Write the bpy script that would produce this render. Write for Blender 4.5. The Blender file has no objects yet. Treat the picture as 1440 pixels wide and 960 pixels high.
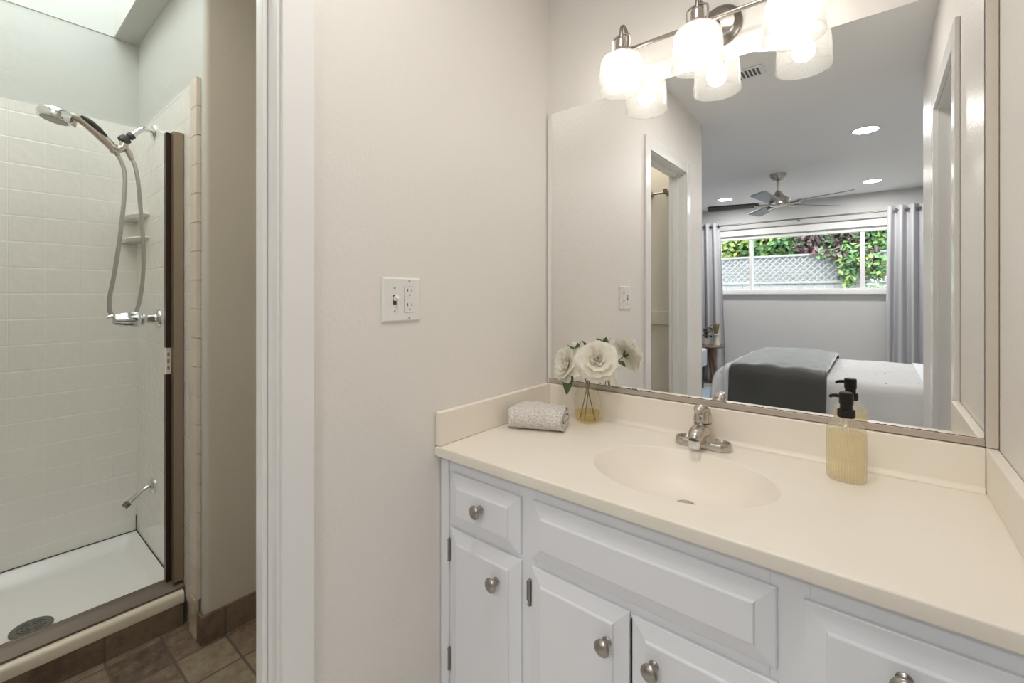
import bpy, bmesh, math, random
from mathutils import Vector, Matrix, Euler
random.seed(7)
PI = math.pi
SC = bpy.context.scene
COL = SC.collection

# ------------------------------------------------------------------ camera, world, sun, exposure
cam_d = bpy.data.cameras.new('camera')
cam = bpy.data.objects.new('camera', cam_d)
COL.objects.link(cam)
cam.location = (0.9638, -1.4, 1.222)
cam.rotation_euler = (PI / 2, 0, 0.6834)
cam_d.sensor_width = 36.0
cam_d.lens = 627.25 / 1440 * 36
cam_d.shift_y = -64 / 1440
cam_d.clip_start = 0.01
SC.camera = cam

SC.view_settings.view_transform = 'Standard'
SC.view_settings.look = 'None'
SC.view_settings.gamma = 1.0
SC.view_settings.use_curve_mapping = False
SC.view_settings.exposure = 0.0

world = bpy.data.worlds.new('world')
SC.world = world
world.use_nodes = True
wb = world.node_tree.nodes['Background']
wb.inputs['Color'].default_value = (0.80, 0.905, 1.0, 1)
wb.inputs['Strength'].default_value = 6.6

sun_d = bpy.data.lights.new('sun', 'SUN')
sun = bpy.data.objects.new('sun', sun_d)
COL.objects.link(sun)
sun_d.energy = 2.8
sun_d.angle = 0.02
sun_d.color = (1.0, 0.94, 0.84)
sun.rotation_euler = Vector((-0.22, -0.62, -1.0)).to_track_quat('-Z', 'Y').to_euler()

BULB_L = 22.0            # vanity bulbs
BULB_C = (1.0, 0.945, 0.885)
DOWN_L = 320.0           # recessed downlights in the bedroom
DOWN_C = (1.0, 0.975, 0.95)

lamp_d = bpy.data.lights.new('shower_room_fill', 'AREA')  # added fill light out of view, brightens the shower room; no fixture there
lamp = bpy.data.objects.new('shower_room_fill', lamp_d)
COL.objects.link(lamp)
lamp.location = (-0.25, -1.56, 2.42)
lamp_d.shape = 'DISK'
lamp_d.size = 0.35
lamp_d.energy = 3.2
lamp_d.color = (1.0, 0.90, 0.78)

lamp_d = bpy.data.lights.new('alcove_fill', 'AREA')  # unseen fill added under the alcove ceiling to lift walls and counter
lamp = bpy.data.objects.new('alcove_fill', lamp_d)
COL.objects.link(lamp)
lamp.location = (0.62, -0.98, 2.44)
lamp_d.shape = 'DISK'
lamp_d.size = 0.34
lamp_d.energy = 8.0
lamp_d.color = (1.0, 0.96, 0.91)

SC.cycles.max_bounces = 14
SC.cycles.diffuse_bounces = 7
SC.cycles.glossy_bounces = 6
SC.cycles.transmission_bounces = 8
SC.cycles.transparent_max_bounces = 24
SC.cycles.sample_clamp_indirect = 6.0
SC.cycles.caustics_reflective = True
SC.cycles.caustics_refractive = False

# ------------------------------------------------------------------ materials
MATS = {}


def new_mat(name):
    m = bpy.data.materials.new(name)
    m.use_nodes = True
    nt = m.node_tree
    b = nt.nodes['Principled BSDF']
    MATS[name] = m
    return m, nt, b


def simple(name, col, rough=0.5, metal=0.0, spec=0.5, bump=None, coat=0.0, sheen=0.0, var=None):
    m, nt, b = new_mat(name)
    b.inputs['Base Color'].default_value = (*col, 1)
    b.inputs['Roughness'].default_value = rough
    b.inputs['Metallic'].default_value = metal
    b.inputs['Specular IOR Level'].default_value = spec
    b.inputs['Coat Weight'].default_value = coat
    b.inputs['Sheen Weight'].default_value = sheen
    tc = nt.nodes.new('ShaderNodeTexCoord')
    if bump:
        sc, st, dist = bump
        n = nt.nodes.new('ShaderNodeTexNoise')
        n.inputs['Scale'].default_value = sc
        n.inputs['Detail'].default_value = 2.5
        nt.links.new(tc.outputs['Object'], n.inputs['Vector'])
        bp = nt.nodes.new('ShaderNodeBump')
        bp.inputs['Strength'].default_value = st
        bp.inputs['Distance'].default_value = dist
        nt.links.new(n.outputs['Fac'], bp.inputs['Height'])
        nt.links.new(bp.outputs['Normal'], b.inputs['Normal'])
    if var:
        sc, c2 = var
        n = nt.nodes.new('ShaderNodeTexNoise')
        n.inputs['Scale'].default_value = sc
        n.inputs['Detail'].default_value = 4
        nt.links.new(tc.outputs['Object'], n.inputs['Vector'])
        mx = nt.nodes.new('ShaderNodeMix')
        mx.data_type = 'RGBA'
        mx.inputs['A'].default_value = (*col, 1)
        mx.inputs['B'].default_value = (*c2, 1)
        rp = nt.nodes.new('ShaderNodeValToRGB')
        rp.color_ramp.elements[0].position = 0.35
        rp.color_ramp.elements[1].position = 0.65
        nt.links.new(n.outputs['Fac'], rp.inputs['Fac'])
        nt.links.new(rp.outputs['Color'], mx.inputs['Factor'])
        nt.links.new(mx.outputs['Result'], b.inputs['Base Color'])
    return m


def emit(name, col, strength):
    m = bpy.data.materials.new(name)
    m.use_nodes = True
    nt = m.node_tree
    nt.nodes.clear()
    e = nt.nodes.new('ShaderNodeEmission')
    e.inputs['Color'].default_value = (*col, 1)
    e.inputs['Strength'].default_value = strength
    o = nt.nodes.new('ShaderNodeOutputMaterial')
    nt.links.new(e.outputs[0], o.inputs[0])
    MATS[name] = m
    return m


def thin_glass(name, tint=(1, 1, 1), milk=0.0, milk_col=(1, 1, 1), gloss=1.0, rough=0.02, ribs=None, radial=None, ior=1.45):
    """thin clear glass: transparent + fresnel reflection, with an optional milky translucent share"""
    m = bpy.data.materials.new(name)
    m.use_nodes = True
    nt = m.node_tree
    nt.nodes.clear()
    o = nt.nodes.new('ShaderNodeOutputMaterial')
    tr = nt.nodes.new('ShaderNodeBsdfTransparent')
    tr.inputs[0].default_value = (*tint, 1)
    base = tr.outputs[0]
    if milk > 0:
        tl = nt.nodes.new('ShaderNodeBsdfTranslucent')
        tl.inputs[0].default_value = (*milk_col, 1)
        df = nt.nodes.new('ShaderNodeBsdfDiffuse')
        df.inputs[0].default_value = (*milk_col, 1)
        mm = nt.nodes.new('ShaderNodeMixShader')
        mm.inputs[0].default_value = 0.4
        nt.links.new(tl.outputs[0], mm.inputs[1])
        nt.links.new(df.outputs[0], mm.inputs[2])
        mx = nt.nodes.new('ShaderNodeMixShader')
        mx.inputs[0].default_value = milk
        if radial:
            tcr = nt.nodes.new('ShaderNodeTexCoord')
            gr = nt.nodes.new('ShaderNodeTexGradient')
            gr.gradient_type = 'RADIAL'
            nt.links.new(tcr.outputs['Object'], gr.inputs['Vector'])
            mu = nt.nodes.new('ShaderNodeMath'); mu.operation = 'MULTIPLY'; mu.inputs[1].default_value = radial
            nt.links.new(gr.outputs['Fac'], mu.inputs[0])
            pg = nt.nodes.new('ShaderNodeMath'); pg.operation = 'PINGPONG'; pg.inputs[1].default_value = 0.5
            nt.links.new(mu.outputs[0], pg.inputs[0])
            mrr = nt.nodes.new('ShaderNodeMapRange')
            mrr.inputs['From Max'].default_value = 0.5
            mrr.inputs['To Min'].default_value = milk * 0.2
            mrr.inputs['To Max'].default_value = milk * 1.8
            nt.links.new(pg.outputs[0], mrr.inputs['Value'])
            nt.links.new(mrr.outputs[0], mx.inputs[0])
        if ribs:
            tcr = nt.nodes.new('ShaderNodeTexCoord')
            wr = nt.nodes.new('ShaderNodeTexWave')
            wr.bands_direction = 'Z'
            wr.inputs['Scale'].default_value = ribs
            nt.links.new(tcr.outputs['Object'], wr.inputs['Vector'])
            mrr = nt.nodes.new('ShaderNodeMapRange')
            mrr.inputs['To Min'].default_value = milk * 0.35
            mrr.inputs['To Max'].default_value = milk * 1.65
            nt.links.new(wr.outputs['Fac'], mrr.inputs['Value'])
            nt.links.new(mrr.outputs[0], mx.inputs[0])
        nt.links.new(base, mx.inputs[1])
        nt.links.new(mm.outputs[0], mx.inputs[2])
        base = mx.outputs[0]
    fr = nt.nodes.new('ShaderNodeLayerWeight')
    fr.inputs['Blend'].default_value = 0.5
    pw = nt.nodes.new('ShaderNodeMath')
    pw.operation = 'POWER'
    nt.links.new(fr.outputs['Facing'], pw.inputs[0])
    pw.inputs[1].default_value = 4.0
    sc_ = nt.nodes.new('ShaderNodeMath')
    sc_.operation = 'MULTIPLY_ADD'
    nt.links.new(pw.outputs[0], sc_.inputs[0])
    sc_.inputs[1].default_value = 0.55
    sc_.inputs[2].default_value = 0.03
    gl = nt.nodes.new('ShaderNodeBsdfGlossy')
    gl.inputs['Roughness'].default_value = rough
    mul = nt.nodes.new('ShaderNodeMath')
    mul.operation = 'MULTIPLY'
    mul.inputs[1].default_value = gloss
    nt.links.new(sc_.outputs[0], mul.inputs[0])
    if ribs:
        tc = nt.nodes.new('ShaderNodeTexCoord')
        w = nt.nodes.new('ShaderNodeTexWave')
        w.bands_direction = 'Z'
        w.inputs['Scale'].default_value = ribs
        nt.links.new(tc.outputs['Object'], w.inputs['Vector'])
        bp = nt.nodes.new('ShaderNodeBump')
        bp.inputs['Strength'].default_value = 0.6
        bp.inputs['Distance'].default_value = 0.002
        nt.links.new(w.outputs['Fac'], bp.inputs['Height'])
        nt.links.new(bp.outputs[0], gl.inputs['Normal'])
        nt.links.new(bp.outputs[0], fr.inputs['Normal'])
    mx2 = nt.nodes.new('ShaderNodeMixShader')
    nt.links.new(mul.outputs[0], mx2.inputs[0])
    nt.links.new(base, mx2.inputs[1])
    nt.links.new(gl.outputs[0], mx2.inputs[2])
    nt.links.new(mx2.outputs[0], o.inputs[0])
    MATS[name] = m
    return m


PAINT = simple('wall_paint', (0.80, 0.77, 0.73), 0.42, spec=0.45, bump=(95, 0.55, 0.0022))
PAINT_BED = simple('bedroom_paint', (0.62, 0.62, 0.615), 0.6, spec=0.3, bump=(90, 0.25, 0.001))
PAINT_SHOWER = simple('shower_paint', (0.60, 0.615, 0.59), 0.35, spec=0.5, bump=(26, 0.5, 0.004))
PAINT_BATH = simple('vestibule_paint', (0.66, 0.61, 0.53), 0.5, spec=0.4, bump=(95, 0.4, 0.002))
CEIL = simple('ceiling_paint', (0.86, 0.86, 0.855), 0.7, spec=0.2, bump=(60, 0.2, 0.001))
TRIM = simple('trim_gloss_white', (0.83, 0.825, 0.815), 0.22, spec=0.5, bump=(14, 0.08, 0.002))
FILLER = simple('filler_strip_paint', (0.60, 0.545, 0.47), 0.4)
CABINET = simple('cabinet_white', (0.79, 0.805, 0.845), 0.3, spec=0.5, bump=(45, 0.12, 0.001))
CABINET_IN = simple('cabinet_inside', (0.25, 0.24, 0.23), 0.8)
MARBLE = simple('cultured_marble', (0.86, 0.805, 0.715), 0.36, spec=0.5, var=(5, (0.845, 0.785, 0.695)))
NICKEL = simple('brushed_nickel', (0.56, 0.52, 0.47), 0.27, 1.0)
NICKEL_DARK = simple('dark_nickel', (0.30, 0.275, 0.25), 0.32, 1.0)
PEWTER = simple('pewter', (0.42, 0.39, 0.36), 0.3, 1.0)
CHROME = simple('chrome', (0.74, 0.76, 0.78), 0.09, 1.0)
STEEL = simple('steel_hose', (0.52, 0.51, 0.48), 0.3, 1.0)
BRONZE = simple('shower_bronze', (0.36, 0.29, 0.225), 0.36, 0.75)
BRONZE_DARK = simple('dark_bronze', (0.035, 0.018, 0.012), 0.4, 0.3)
CHANNEL = simple('mirror_channel', (0.52, 0.45, 0.39), 0.38, 0.6)
BLACK = simple('black_plastic', (0.014, 0.012, 0.012), 0.4, spec=0.25)
RUBBER = simple('dark_grip', (0.05, 0.05, 0.048), 0.5)
PLASTIC = simple('white_plastic', (0.80, 0.79, 0.77), 0.3)
SLOT = simple('dark_slot', (0.05, 0.045, 0.04), 0.6)
ACRYLIC = simple('shower_acrylic', (0.90, 0.90, 0.895), 0.2)
CREAM_LIP = simple('cream_acrylic', (0.80, 0.74, 0.61), 0.3)
CAULK = simple('caulk', (0.62, 0.56, 0.45), 0.5, var=(30, (0.45, 0.36, 0.26)))
GROUT_DARK = simple('dark_grout', (0.07, 0.06, 0.05), 0.8)
DRAIN = simple('drain_grey', (0.19, 0.19, 0.18), 0.45, 0.5)
BULLNOSE = simple('bullnose_tile', (0.74, 0.655, 0.575), 0.3)
CERAMIC = simple('shelf_ceramic', (0.78, 0.77, 0.74), 0.15)
PETAL = simple('white_petal', (0.92, 0.905, 0.86), 0.55, spec=0.2, var=(18, (0.90, 0.885, 0.79)))
_nt = PETAL.node_tree
_tl = _nt.nodes.new('ShaderNodeBsdfTranslucent'); _tl.inputs[0].default_value = (0.93, 0.91, 0.82, 1)
_mx = _nt.nodes.new('ShaderNodeMixShader'); _mx.inputs[0].default_value = 0.38
_nt.links.new(_nt.nodes['Principled BSDF'].outputs[0], _mx.inputs[1]); _nt.links.new(_tl.outputs[0], _mx.inputs[2])
_nt.links.new(_mx.outputs[0], _nt.nodes['Material Output'].inputs[0])
LEAF = simple('rose_leaf', (0.09, 0.14, 0.05), 0.4, var=(40, (0.05, 0.09, 0.03)))
BUD = simple('rose_bud', (0.16, 0.26, 0.08), 0.45, var=(60, (0.10, 0.18, 0.05)))
STEM = simple('rose_stem', (0.17, 0.16, 0.06), 0.5)
GLASS = thin_glass('vase_glass', (0.992, 0.99, 0.98), gloss=0.8)
WATER = thin_glass('vase_water', (0.96, 0.90, 0.68), gloss=0.5)
SHADE = thin_glass('ribbed_shade_glass', (0.86, 0.86, 0.85), milk=0.20, milk_col=(0.98, 0.97, 0.94), gloss=1.0, rough=0.08, ribs=95)
BOTTLE = thin_glass('bottle_glass', (0.985, 0.98, 0.965), milk=0.13, radial=36, milk_col=(0.95, 0.92, 0.85), gloss=1.0, rough=0.04)
SOAP = thin_glass('liquid_soap', (0.99, 0.955, 0.83), milk=0.24, milk_col=(1.0, 0.94, 0.70), gloss=0.4)
PANE = thin_glass('window_glass', (0.97, 0.98, 0.98), gloss=0.5)
SKYPANE = thin_glass('skylight_acrylic', (0.90, 0.875, 0.82), milk=0.2, milk_col=(0.92, 0.94, 0.92), gloss=0.3)
BULB = emit('bulb_glow', BULB_C, BULB_L)
DOWN = emit('downlight_glow', DOWN_C, DOWN_L)
FAN_BLADE = simple('fan_blade_grey', (0.20, 0.215, 0.235), 0.35)
FAN_BLADE_DARK = simple('fan_blade_dark', (0.02, 0.02, 0.022), 0.4)
CURTAIN = simple('curtain_grey', (0.50, 0.50, 0.525), 0.85, spec=0.1, sheen=0.2, bump=(300, 0.15, 0.0005))
ROD = simple('rod_steel', (0.33, 0.33, 0.34), 0.3, 1.0)
SHEET = simple('white_sheet', (0.80, 0.81, 0.84), 0.85, spec=0.1, bump=(22, 0.25, 0.01))
COVERLET = simple('coverlet_white', (0.66, 0.65, 0.645), 0.85, spec=0.1, sheen=0.2, bump=(60, 0.25, 0.004))
THROW = simple('charcoal_throw', (0.030, 0.030, 0.025), 0.45, spec=0.6, sheen=1.0, bump=(40, 0.3, 0.006))
TUFT = simple('tuft_grey', (0.42, 0.42, 0.44), 0.9)
WOOD = simple('walnut', (0.21, 0.135, 0.085), 0.45, var=(14, (0.15, 0.09, 0.055)))
BENCH = simple('bench_fabric', (0.52, 0.52, 0.54), 0.9, bump=(200, 0.2, 0.001))
DARKWOOD = simple('dark_wood', (0.02, 0.015, 0.013), 0.4)
CARPET = simple('bedroom_carpet', (0.74, 0.71, 0.68), 0.95, spec=0.1, bump=(250, 0.5, 0.004))
RUG = simple('blue_rug', (0.33, 0.42, 0.55), 0.95, spec=0.1, bump=(200, 0.5, 0.004), var=(6, (0.42, 0.50, 0.60)))
POT = simple('white_pot', (0.80, 0.80, 0.80), 0.35)
GREEN_DK = simple('plant_leaf', (0.018, 0.045, 0.02), 0.4)
VASE_C = simple('cream_vase', (0.72, 0.68, 0.58), 0.4)
DRY = simple('dried_stems', (0.34, 0.25, 0.15), 0.8)
SOIL = simple('soil', (0.04, 0.03, 0.02), 0.9)
FENCE = simple('fence_grey', (0.36, 0.352, 0.34), 0.8, var=(9, (0.31, 0.305, 0.295)))
LEAF_G = simple('hedge_green', (0.15, 0.29, 0.10), 0.5, var=(3, (0.08, 0.17, 0.07)))
LEAF_Y = simple('hedge_yellow', (0.42, 0.46, 0.11), 0.5, var=(4, (0.20, 0.32, 0.09)))
LEAF_R = simple('vine_red', (0.16, 0.075, 0.085), 0.5, var=(6, (0.09, 0.075, 0.065)))
LEAF_S = simple('bush_sage', (0.44, 0.50, 0.40), 0.6, var=(5, (0.34, 0.42, 0.24)))
EARTH = simple('garden_soil', (0.30, 0.25, 0.20), 0.9)
ROOFM = simple('roof_deck', (0.4, 0.4, 0.4), 0.9)
VENTDK = simple('vent_slot', (0.10, 0.10, 0.10), 0.7)

# mirror silvering
m, nt, b = new_mat('mirror_silver')
b.inputs['Base Color'].default_value = (0.90, 0.905, 0.895, 1)
b.inputs['Metallic'].default_value = 1.0
b.inputs['Roughness'].default_value = 0.0
MIRROR = m


def tile_mat(name, axes, col_a, col_b, grout, size, gap, rough, bumpy, off=(0, 0), freq=None, cell=True, fade=0.0):
    """square tiles from object coordinates along two axes"""
    m, nt, b = new_mat(name)
    tc = nt.nodes.new('ShaderNodeTexCoord')
    sp = nt.nodes.new('ShaderNodeSeparateXYZ')
    nt.links.new(tc.outputs['Object'], sp.inputs[0])
    cb = nt.nodes.new('ShaderNodeCombineXYZ')
    cells = nt.nodes.new('ShaderNodeCombineXYZ')
    masks = []
    for k, ax in enumerate(axes):
        a1 = nt.nodes.new('ShaderNodeMath'); a1.operation = 'SUBTRACT'
        nt.links.new(sp.outputs['XYZ'.index(ax)], a1.inputs[0]); a1.inputs[1].default_value = off[k]
        a2 = nt.nodes.new('ShaderNodeMath'); a2.operation = 'DIVIDE'
        nt.links.new(a1.outputs[0], a2.inputs[0]); a2.inputs[1].default_value = size
        fl = nt.nodes.new('ShaderNodeMath'); fl.operation = 'FLOOR'
        nt.links.new(a2.outputs[0], fl.inputs[0])
        nt.links.new(fl.outputs[0], cells.inputs[k])
        fr = nt.nodes.new('ShaderNodeMath'); fr.operation = 'FRACT'
        nt.links.new(a2.outputs[0], fr.inputs[0])
        c = nt.nodes.new('ShaderNodeMath'); c.operation = 'SUBTRACT'
        nt.links.new(fr.outputs[0], c.inputs[0]); c.inputs[1].default_value = 0.5
        ab = nt.nodes.new('ShaderNodeMath'); ab.operation = 'ABSOLUTE'
        nt.links.new(c.outputs[0], ab.inputs[0])
        if k == 0 and fade:
            fd = nt.nodes.new('ShaderNodeMath'); fd.operation = 'SUBTRACT'
            nt.links.new(ab.outputs[0], fd.inputs[0]); fd.inputs[1].default_value = fade
            masks.append(fd.outputs[0])
            continue
        masks.append(ab.outputs[0])
    mxm = nt.nodes.new('ShaderNodeMath'); mxm.operation = 'MAXIMUM'
    nt.links.new(masks[0], mxm.inputs[0]); nt.links.new(masks[1], mxm.inputs[1])
    mr = nt.nodes.new('ShaderNodeMapRange')
    g = gap / size
    mr.inputs['From Min'].default_value = 0.5 - g
    mr.inputs['From Max'].default_value = 0.5 - g * 0.45
    nt.links.new(mxm.outputs[0], mr.inputs['Value'])
    wn = nt.nodes.new('ShaderNodeTexWhiteNoise')
    nt.links.new(cells.outputs[0], wn.inputs['Vector'])
    nz = nt.nodes.new('ShaderNodeTexNoise')
    nz.inputs['Scale'].default_value = freq or 20
    nz.inputs['Detail'].default_value = 6
    nz.inputs['Roughness'].default_value = 0.65
    nt.links.new(tc.outputs['Object'], nz.inputs['Vector'])
    mixf = nt.nodes.new('ShaderNodeMath'); mixf.operation = 'MULTIPLY_ADD'
    nt.links.new(wn.outputs['Value'], mixf.inputs[0]); mixf.inputs[1].default_value = 0.8 if cell else 0.0
    sub = nt.nodes.new('ShaderNodeMath'); sub.operation = 'MULTIPLY_ADD'
    nt.links.new(nz.outputs['Fac'], sub.inputs[0]); sub.inputs[1].default_value = 1.3; sub.inputs[2].default_value = -0.52
    nt.links.new(sub.outputs[0], mixf.inputs[2])
    rp = nt.nodes.new('ShaderNodeValToRGB')
    els = rp.color_ramp.elements
    cols = col_a if isinstance(col_a[0], tuple) else [col_a, col_b]
    els[0].position = 0.0; els[0].color = (*cols[0], 1)
    els[1].position = 1.0; els[1].color = (*cols[-1], 1)
    for i, cc in enumerate(cols[1:-1]):
        e = els.new((i + 1) / (len(cols) - 1)); e.color = (*cc, 1)
    nt.links.new(mixf.outputs[0], rp.inputs['Fac'])
    mx = nt.nodes.new('ShaderNodeMix'); mx.data_type = 'RGBA'
    nt.links.new(mr.outputs[0], mx.inputs['Factor'])
    nt.links.new(rp.outputs['Color'], mx.inputs['A'])
    mx.inputs['B'].default_value = (*grout, 1)
    nt.links.new(mx.outputs['Result'], b.inputs['Base Color'])
    b.inputs['Roughness'].default_value = rough
    bp1 = nt.nodes.new('ShaderNodeBump'); bp1.invert = True
    bp1.inputs['Strength'].default_value = 0.5; bp1.inputs['Distance'].default_value = 0.0015
    nt.links.new(mr.outputs[0], bp1.inputs['Height'])
    bp2 = nt.nodes.new('ShaderNodeBump')
    bp2.inputs['Strength'].default_value = bumpy[1]; bp2.inputs['Distance'].default_value = bumpy[2]
    nz2 = nt.nodes.new('ShaderNodeTexNoise'); nz2.inputs['Scale'].default_value = bumpy[0]; nz2.inputs['Detail'].default_value = 2
    nt.links.new(tc.outputs['Object'], nz2.inputs['Vector'])
    nt.links.new(nz2.outputs['Fac'], bp2.inputs['Height'])
    nt.links.new(bp1.outputs[0], bp2.inputs['Normal'])
    nt.links.new(bp2.outputs[0], b.inputs['Normal'])
    return m


SLATE = [(0.075, 0.05, 0.036), (0.15, 0.105, 0.075), (0.235, 0.175, 0.125), (0.30, 0.245, 0.175), (0.26, 0.155, 0.09)]
TILE_BACK = tile_mat('white_tile_back', 'YZ', (0.83, 0.825, 0.79), (0.85, 0.845, 0.81), (0.90, 0.895, 0.875), 0.1075, 0.004, 0.17, (30, 0.35, 0.004), (-1.287, 0.05), fade=0.027)
TILE_END = tile_mat('white_tile_end', 'XZ', (0.83, 0.82, 0.785), (0.85, 0.84, 0.805), (0.90, 0.89, 0.865), 0.1075, 0.004, 0.17, (30, 0.35, 0.004), (-0.97, 0.05), fade=0.02)
FLOOR_T = tile_mat('slate_floor_tile', 'XY', [tuple(c * 1.15 for c in q) for q in SLATE], None, (0.13, 0.105, 0.085), 0.15, 0.005, 0.45, (70, 0.35, 0.003), (-0.847, -0.955), 26)
SKIRT_T = tile_mat('slate_skirt_tile', 'YX', [SLATE[0], SLATE[1], SLATE[2], SLATE[1]], None, (0.12, 0.10, 0.08), 0.30, 0.004, 0.4, (70, 0.35, 0.003), (-1.104, -1.2), 22)

# knit towel
m, nt, b = new_mat('knit_towel')
b.inputs['Roughness'].default_value = 0.95
b.inputs['Specular IOR Level'].default_value = 0.1
tc = nt.nodes.new('ShaderNodeTexCoord')
vo = nt.nodes.new('ShaderNodeTexVoronoi'); vo.inputs['Scale'].default_value = 260
nt.links.new(tc.outputs['Object'], vo.inputs['Vector'])
rp = nt.nodes.new('ShaderNodeValToRGB')
rp.color_ramp.elements[0].position = 0.25; rp.color_ramp.elements[0].color = (0.86, 0.82, 0.78, 1)
rp.color_ramp.elements[1].position = 0.85; rp.color_ramp.elements[1].color = (0.56, 0.52, 0.49, 1)
nt.links.new(vo.outputs['Distance'], rp.inputs['Fac'])
nt.links.new(rp.outputs['Color'], b.inputs['Base Color'])
bp = nt.nodes.new('ShaderNodeBump'); bp.invert = True
bp.inputs['Strength'].default_value = 0.9; bp.inputs['Distance'].default_value = 0.003
nt.links.new(vo.outputs['Distance'], bp.inputs['Height'])
nt.links.new(bp.outputs[0], b.inputs['Normal'])
KNIT = m

# ------------------------------------------------------------------ mesh helpers


def obj(name, bm, mat, parent=None, loc=(0, 0, 0), rot=(0, 0, 0), smooth=40, **props):
    me = bpy.data.meshes.new(name)
    bmesh.ops.recalc_face_normals(bm, faces=bm.faces[:])
    bm.to_mesh(me)
    bm.free()
    if isinstance(mat, (list, tuple)):
        for q in mat:
            me.materials.append(q)
    else:
        me.materials.append(mat)
    if smooth:
        me.shade_smooth()
        me.set_sharp_from_angle(angle=math.radians(smooth))
    o = bpy.data.objects.new(name, me)
    COL.objects.link(o)
    o.location = loc
    o.rotation_euler = rot
    if parent is not None:
        o.parent = parent
    if smooth and smooth <= 60:
        wn = o.modifiers.new('weighted', 'WEIGHTED_NORMAL')
        wn.keep_sharp = True
    for k, v in props.items():
        o[k] = v
    return o


def thing(name, label, cat, loc=(0, 0, 0), rot=(0, 0, 0), group=None):
    o = bpy.data.objects.new(name, None)
    o.empty_display_size = 0.05
    COL.objects.link(o)
    o.location = loc
    o.rotation_euler = rot
    o['label'] = label
    o['category'] = cat
    if group:
        o['group'] = group
    return o


def tag(o, label, cat, group=None):
    o['label'] = label
    o['category'] = cat
    if group:
        o['group'] = group
    return o


def struct(name, bm, mat, smooth=40, parent=None):
    o = obj(name, bm, mat, parent, smooth=smooth)
    if parent is None:
        o['kind'] = 'structure'
    return o


def BM():
    return bmesh.new()


def box(bm, x0, x1, y0, y1, z0, z1, r=0.0, seg=2, mat=0):
    x0, x1 = min(x0, x1), max(x0, x1)
    y0, y1 = min(y0, y1), max(y0, y1)
    z0, z1 = min(z0, z1), max(z0, z1)
    M = Matrix.Translation(((x0 + x1) / 2, (y0 + y1) / 2, (z0 + z1) / 2)) @ Matrix.Diagonal((x1 - x0, y1 - y0, z1 - z0, 1))
    g = bmesh.ops.create_cube(bm, size=1, matrix=M)
    vs = g['verts']
    fs = {f for v in vs for f in v.link_faces}
    for f in fs:
        f.material_index = mat
    if r > 0:
        es = list({e for v in vs for e in v.link_edges})
        bmesh.ops.bevel(bm, geom=es, offset=r, segments=seg, profile=0.5, affect='EDGES')
    return vs


def lathe(bm, prof, seg=32, cen=(0, 0, 0), M=None, sx=1.0, sy=1.0, cap=True, rib=None, mat=0):
    """prof: list of (r, z); M optional matrix applied after"""
    rings = []
    for r, z in prof:
        ring = []
        for i in range(seg):
            a = 2 * PI * i / seg
            rr = r
            if rib:
                rr = r * (1 + rib[1] * math.cos(rib[0] * a))
            p = Vector((rr * math.cos(a) * sx, rr * math.sin(a) * sy, z))
            if M is not None:
                p = M @ p
            ring.append(bm.verts.new(p + Vector(cen)))
        rings.append(ring)
    for a, b_ in zip(rings, rings[1:]):
        for i in range(seg):
            j = (i + 1) % seg
            f = bm.faces.new((a[i], a[j], b_[j], b_[i]))
            f.material_index = mat
    if cap:
        if prof[0][0] > 1e-5:
            bm.faces.new(rings[0][::-1]).material_index = mat
        if prof[-1][0] > 1e-5:
            bm.faces.new(rings[-1]).material_index = mat
    bmesh.ops.remove_doubles(bm, verts=[v for r in rings for v in r], dist=1e-6)


def catmull(pts, n=8):
    P = [Vector(p) for p in pts]
    out = []
    for i in range(len(P) - 1):
        p0 = P[max(i - 1, 0)]; p1 = P[i]; p2 = P[i + 1]; p3 = P[min(i + 2, len(P) - 1)]
        for k in range(n):
            t = k / n
            out.append(0.5 * ((2 * p1) + (-p0 + p2) * t + (2 * p0 - 5 * p1 + 4 * p2 - p3) * t * t + (-p0 + 3 * p1 - 3 * p2 + p3) * t ** 3))
    out.append(P[-1])
    return out


def tube(bm, pts, rad, seg=12, cap=True, sx=1.0, mat=0):
    """sweep a circle along pts; rad a number or list"""
    P = [Vector(p) for p in pts]
    n = len(P)
    R = rad if isinstance(rad, (list, tuple)) else [rad] * n
    if len(R) != n:
        R = [R[min(len(R) - 1, int(i / (n - 1) * (len(R) - 1)))] + (R[min(len(R) - 1, int(i / (n - 1) * (len(R) - 1)) + 1)] - R[min(len(R) - 1, int(i / (n - 1) * (len(R) - 1)))]) * ((i / (n - 1) * (len(R) - 1)) % 1) for i in range(n)]
    T = []
    for i in range(n):
        t = (P[min(i + 1, n - 1)] - P[max(i - 1, 0)])
        T.append(t.normalized())
    up = Vector((0, 0, 1)) if abs(T[0].z) < 0.9 else Vector((1, 0, 0))
    N = T[0].cross(up).normalized()
    rings = []
    for i in range(n):
        N = (N - T[i] * N.dot(T[i])).normalized()
        B = T[i].cross(N)
        ring = []
        for k in range(seg):
            a = 2 * PI * k / seg
            ring.append(bm.verts.new(P[i] + N * (math.cos(a) * R[i] * sx) + B * (math.sin(a) * R[i])))
        rings.append(ring)
    for a, b_ in zip(rings, rings[1:]):
        for i in range(seg):
            j = (i + 1) % seg
            bm.faces.new((a[i], a[j], b_[j], b_[i])).material_index = mat
    if cap:
        bm.faces.new(rings[0][::-1]).material_index = mat
        bm.faces.new(rings[-1]).material_index = mat


def grid(bm, nu, nv, fn, mat=0, wrap_u=False):
    V = [[bm.verts.new(fn(i / (nu if wrap_u else nu - 1), j / (nv - 1))) for j in range(nv)] for i in range(nu)]
    for i in range(nu if wrap_u else nu - 1):
        k = (i + 1) % nu
        for j in range(nv - 1):
            bm.faces.new((V[i][j], V[k][j], V[k][j + 1], V[i][j + 1])).material_index = mat
    return V


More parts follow.
